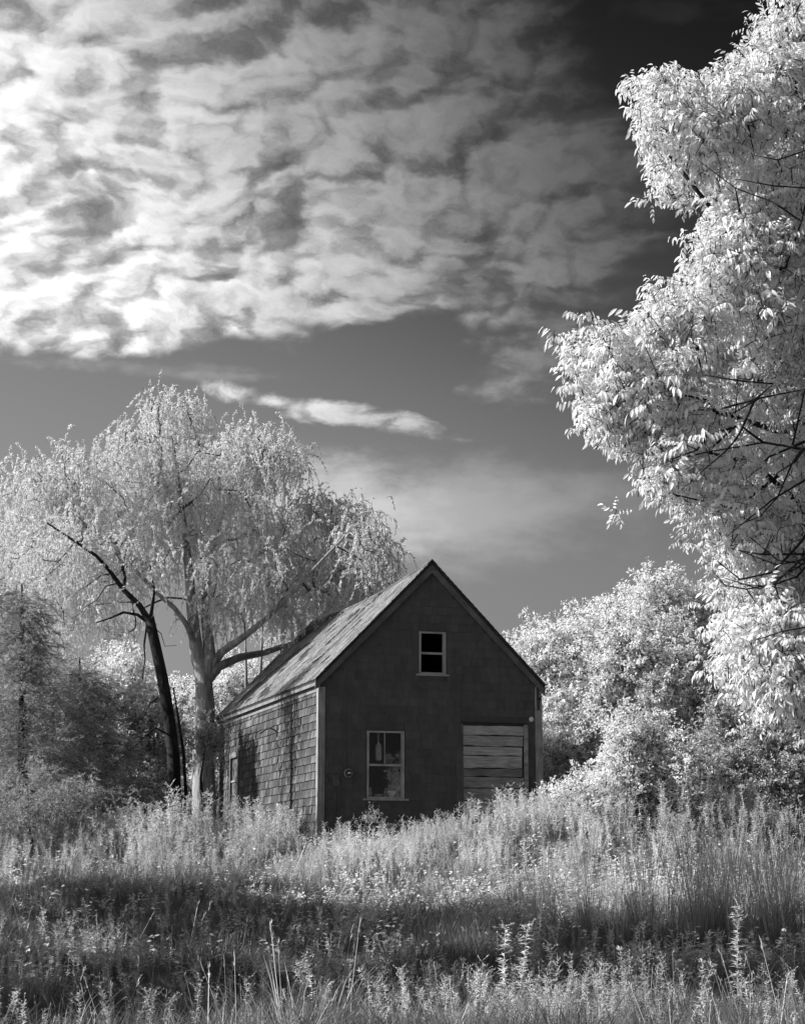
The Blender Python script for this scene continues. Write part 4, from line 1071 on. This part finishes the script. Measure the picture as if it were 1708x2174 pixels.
def patch(g, sc=1., o=0.):
    return np.array([mnoise.fractal(Vector((p[0]*.5*sc+o, p[1]*.5*sc, 0)), 1., 2., 4) for p in g])
g = meadow_pts(17000, 14., 50.); pn = patch(g)
tag(scatter('grass', T_grass, [M['grass'], M['stalk'], M['seed']], g, rots(len(g), .15), rng.uniform(.5, 1.0, len(g))*np.clip(.95+1.2*pn, .3, 1.6), tone=np.clip(-.18+.65*patch(g, 1.3, 9.), -.55, .25)), 'rough meadow grass covering the whole foreground slope', 'grass', kind='stuff')
g = meadow_pts(2500, 50., 72., fx=1.1)
tag(scatter('grass', T_grass, [M['grass'], M['stalk'], M['seed']], g, rots(len(g)), rng.uniform(1.2, 1.8, len(g))), 'farther meadow grass behind and beside the house', 'grass', kind='stuff')
# weeds: goldenrod masses
def G2(x, y, cx, cy, sx, sy): return np.exp(-((x-cx)/sx)**2-((y-cy)/sy)**2)
def dens_gold(x, y):
    d = 1.1*G2(x, y, 5.2, 38.5, 3.6, 3.6)+1.0*G2(x, y, -4.4, 40.2, 2.6, 2.8)+.9*G2(x, y, -8.5, 37, 3., 3.)+.75*G2(x, y, .2, 38., 2.6, 2.8)
    d = d+.9*G2(x, y, 2.2, 41.6, 1.4, 1.)
    d = d+1.3*G2(x, y, 1.4, 18.4, 2.0, 1.3)+.5*G2(x, y, -4.4, 24., 1.4, 2.5)+.45*G2(x, y, 5.5, 31., 4., 2.)+.14
    nz = np.array([mnoise.fractal(Vector((a_*.9, b_*.9, 7.)), 1., 2., 3) for a_, b_ in zip(x, y)])
    return np.clip(d*np.clip(.5+2.4*nz, .03, 1.5), 0, 1)
g = meadow_pts(6000, 15.5, 45., fx=1.2, dens=dens_gold)
sz = rng.uniform(.4, 1.05, len(g))*(.75+.65*G2(g[:, 0], g[:, 1], 4.6, 39.4, 3.6, 3.)+.85*G2(g[:, 0], g[:, 1], -4.4, 41., 2.2, 2.4))
tag(scatter('goldenrod_mass', T_gold, [M['weed'], M['stalk'], M['seed']], g, rots(len(g), .16), sz, tone=np.clip(.35*patch(g, 1.5, 3.), -.3, .15)), 'thick tangle of pale goldenrod and tall weeds on the bank before the house', 'weeds', kind='stuff')
def dens_low(x, y): return np.clip(.9*np.exp(-((x-3.2)/3.0)**2-((y-33.5)/2.2)**2)+.10*(y > 21)+.3*np.exp(-((x+1)/3)**2-((y-42)/1.2)**2), 0, 1)
g = meadow_pts(2200, 16., 44., dens=dens_low)
tag(scatter('low_leafy_plants', T_low, [M['broad_leaf'], M['stalk'], M['broad_leaf']], g, rots(len(g), .2), rng.uniform(.6, 1.15, len(g))), 'low broad-leaved plants spread over the middle of the bank', 'ground cover', kind='stuff')
# tall reed-like grass at the right
def dens_tall(x, y): return np.clip(1.1*np.exp(-((x-4.75)/.75)**2-((y-28.)/1.0)**2)+.25*np.exp(-((x-2.8)/.9)**2-((y-29)/1.2)**2), 0, 1)
g = meadow_pts(60, 24., 32., dens=dens_tall)
tag(scatter('tall_grass', T_tall, [M['grass'], M['stalk'], M['seed']], g, rots(len(g), .06), rng.uniform(.7, 1.1, len(g))), 'tall thin seeded grass stems standing at the right of the meadow', 'grass', kind='stuff')

# single plants the photo shows one by one
def single(name, label, cat, px, py_base, Y, H, dens=110, mats=None, plume=True, ll=(.08, .13), lw=.032, lean=None, group=None, scale=1.):
    b = gp(px, Y); mb = t_goldenrod(H, plume, dens, lw, ll)
    st = MB(); lf = MB(); hd_ = MB()
    for f_, mi_ in zip(mb.f, mb.mi):
        tgt = (lf, st, hd_)[mi_]; tgt.face([mb.v[i] for i in f_])
    root = empty(name, b, rnd(0, 6)); root.scale = (scale,)*3
    st.build('stem', M['stalk'], root); o_ = lf.build('leaves', M['weed'], root); o_['kind'] = 'stuff'
    if hd_.f: hd_.build('plume', M['seed'], root)['kind'] = 'stuff'
    tag(root, label, cat, group); return root
G_ = 'single goldenrod stalks in the foreground'
single('goldenrod', 'tallest leafy stalk rising at the bottom right corner', 'weed', 1556, 0, 18.6, 1.22, 170, group=G_)
single('goldenrod', 'upright pale stalk at the bottom, left one of the close pair', 'weed', 1064, 0, 19.0, 1.05, 140, group=G_)
single('goldenrod', 'upright pale stalk at the bottom, right one of the close pair', 'weed', 1100, 0, 19.4, 1.05, 120, group=G_)
single('goldenrod', 'short stalk standing in shade above the close pair', 'weed', 1172, 0, 21.5, .8, 80, group=G_)
single('goldenrod', 'pale stalk with bent seed cluster near the bottom middle', 'weed', 700, 0, 20.5, .62, 60, group=G_)
single('goldenrod', 'feathery stalk at the left edge of the meadow', 'weed', 88, 0, 25., .85, 110, group=G_)
single('goldenrod', 'pointed pale stalk rising before the lower window', 'weed', 806, 0, 41.0, .85, 60, group='stalks against the house wall', lw=.03, ll=(.1, .16))
single('milkweed', 'broad-leaved milkweed with pale top before the boarded doorway', 'weed', 1016, 0, 39.2, 1.05, 34, plume=True, lw=.06, ll=(.12, .17))
single('milkweed', 'arching broad-leaved weed before the right end of the boards', 'weed', 1075, 0, 39.6, .95, 26, plume=False, lw=.05, ll=(.12, .17))
# dark hollow shrub at the wall foot
bushy('shrub', 'small dark-leaved bush at the foot of the front wall below the window', 780, 42.6, [(780, 1745, 24, 10, 7, 0), (745, 1752, 18, 8, 5, 0)], T_low, 'mid_leaf', cat='shrub', sig=.08, per=3, scl=(.35, .6), tr=.02)
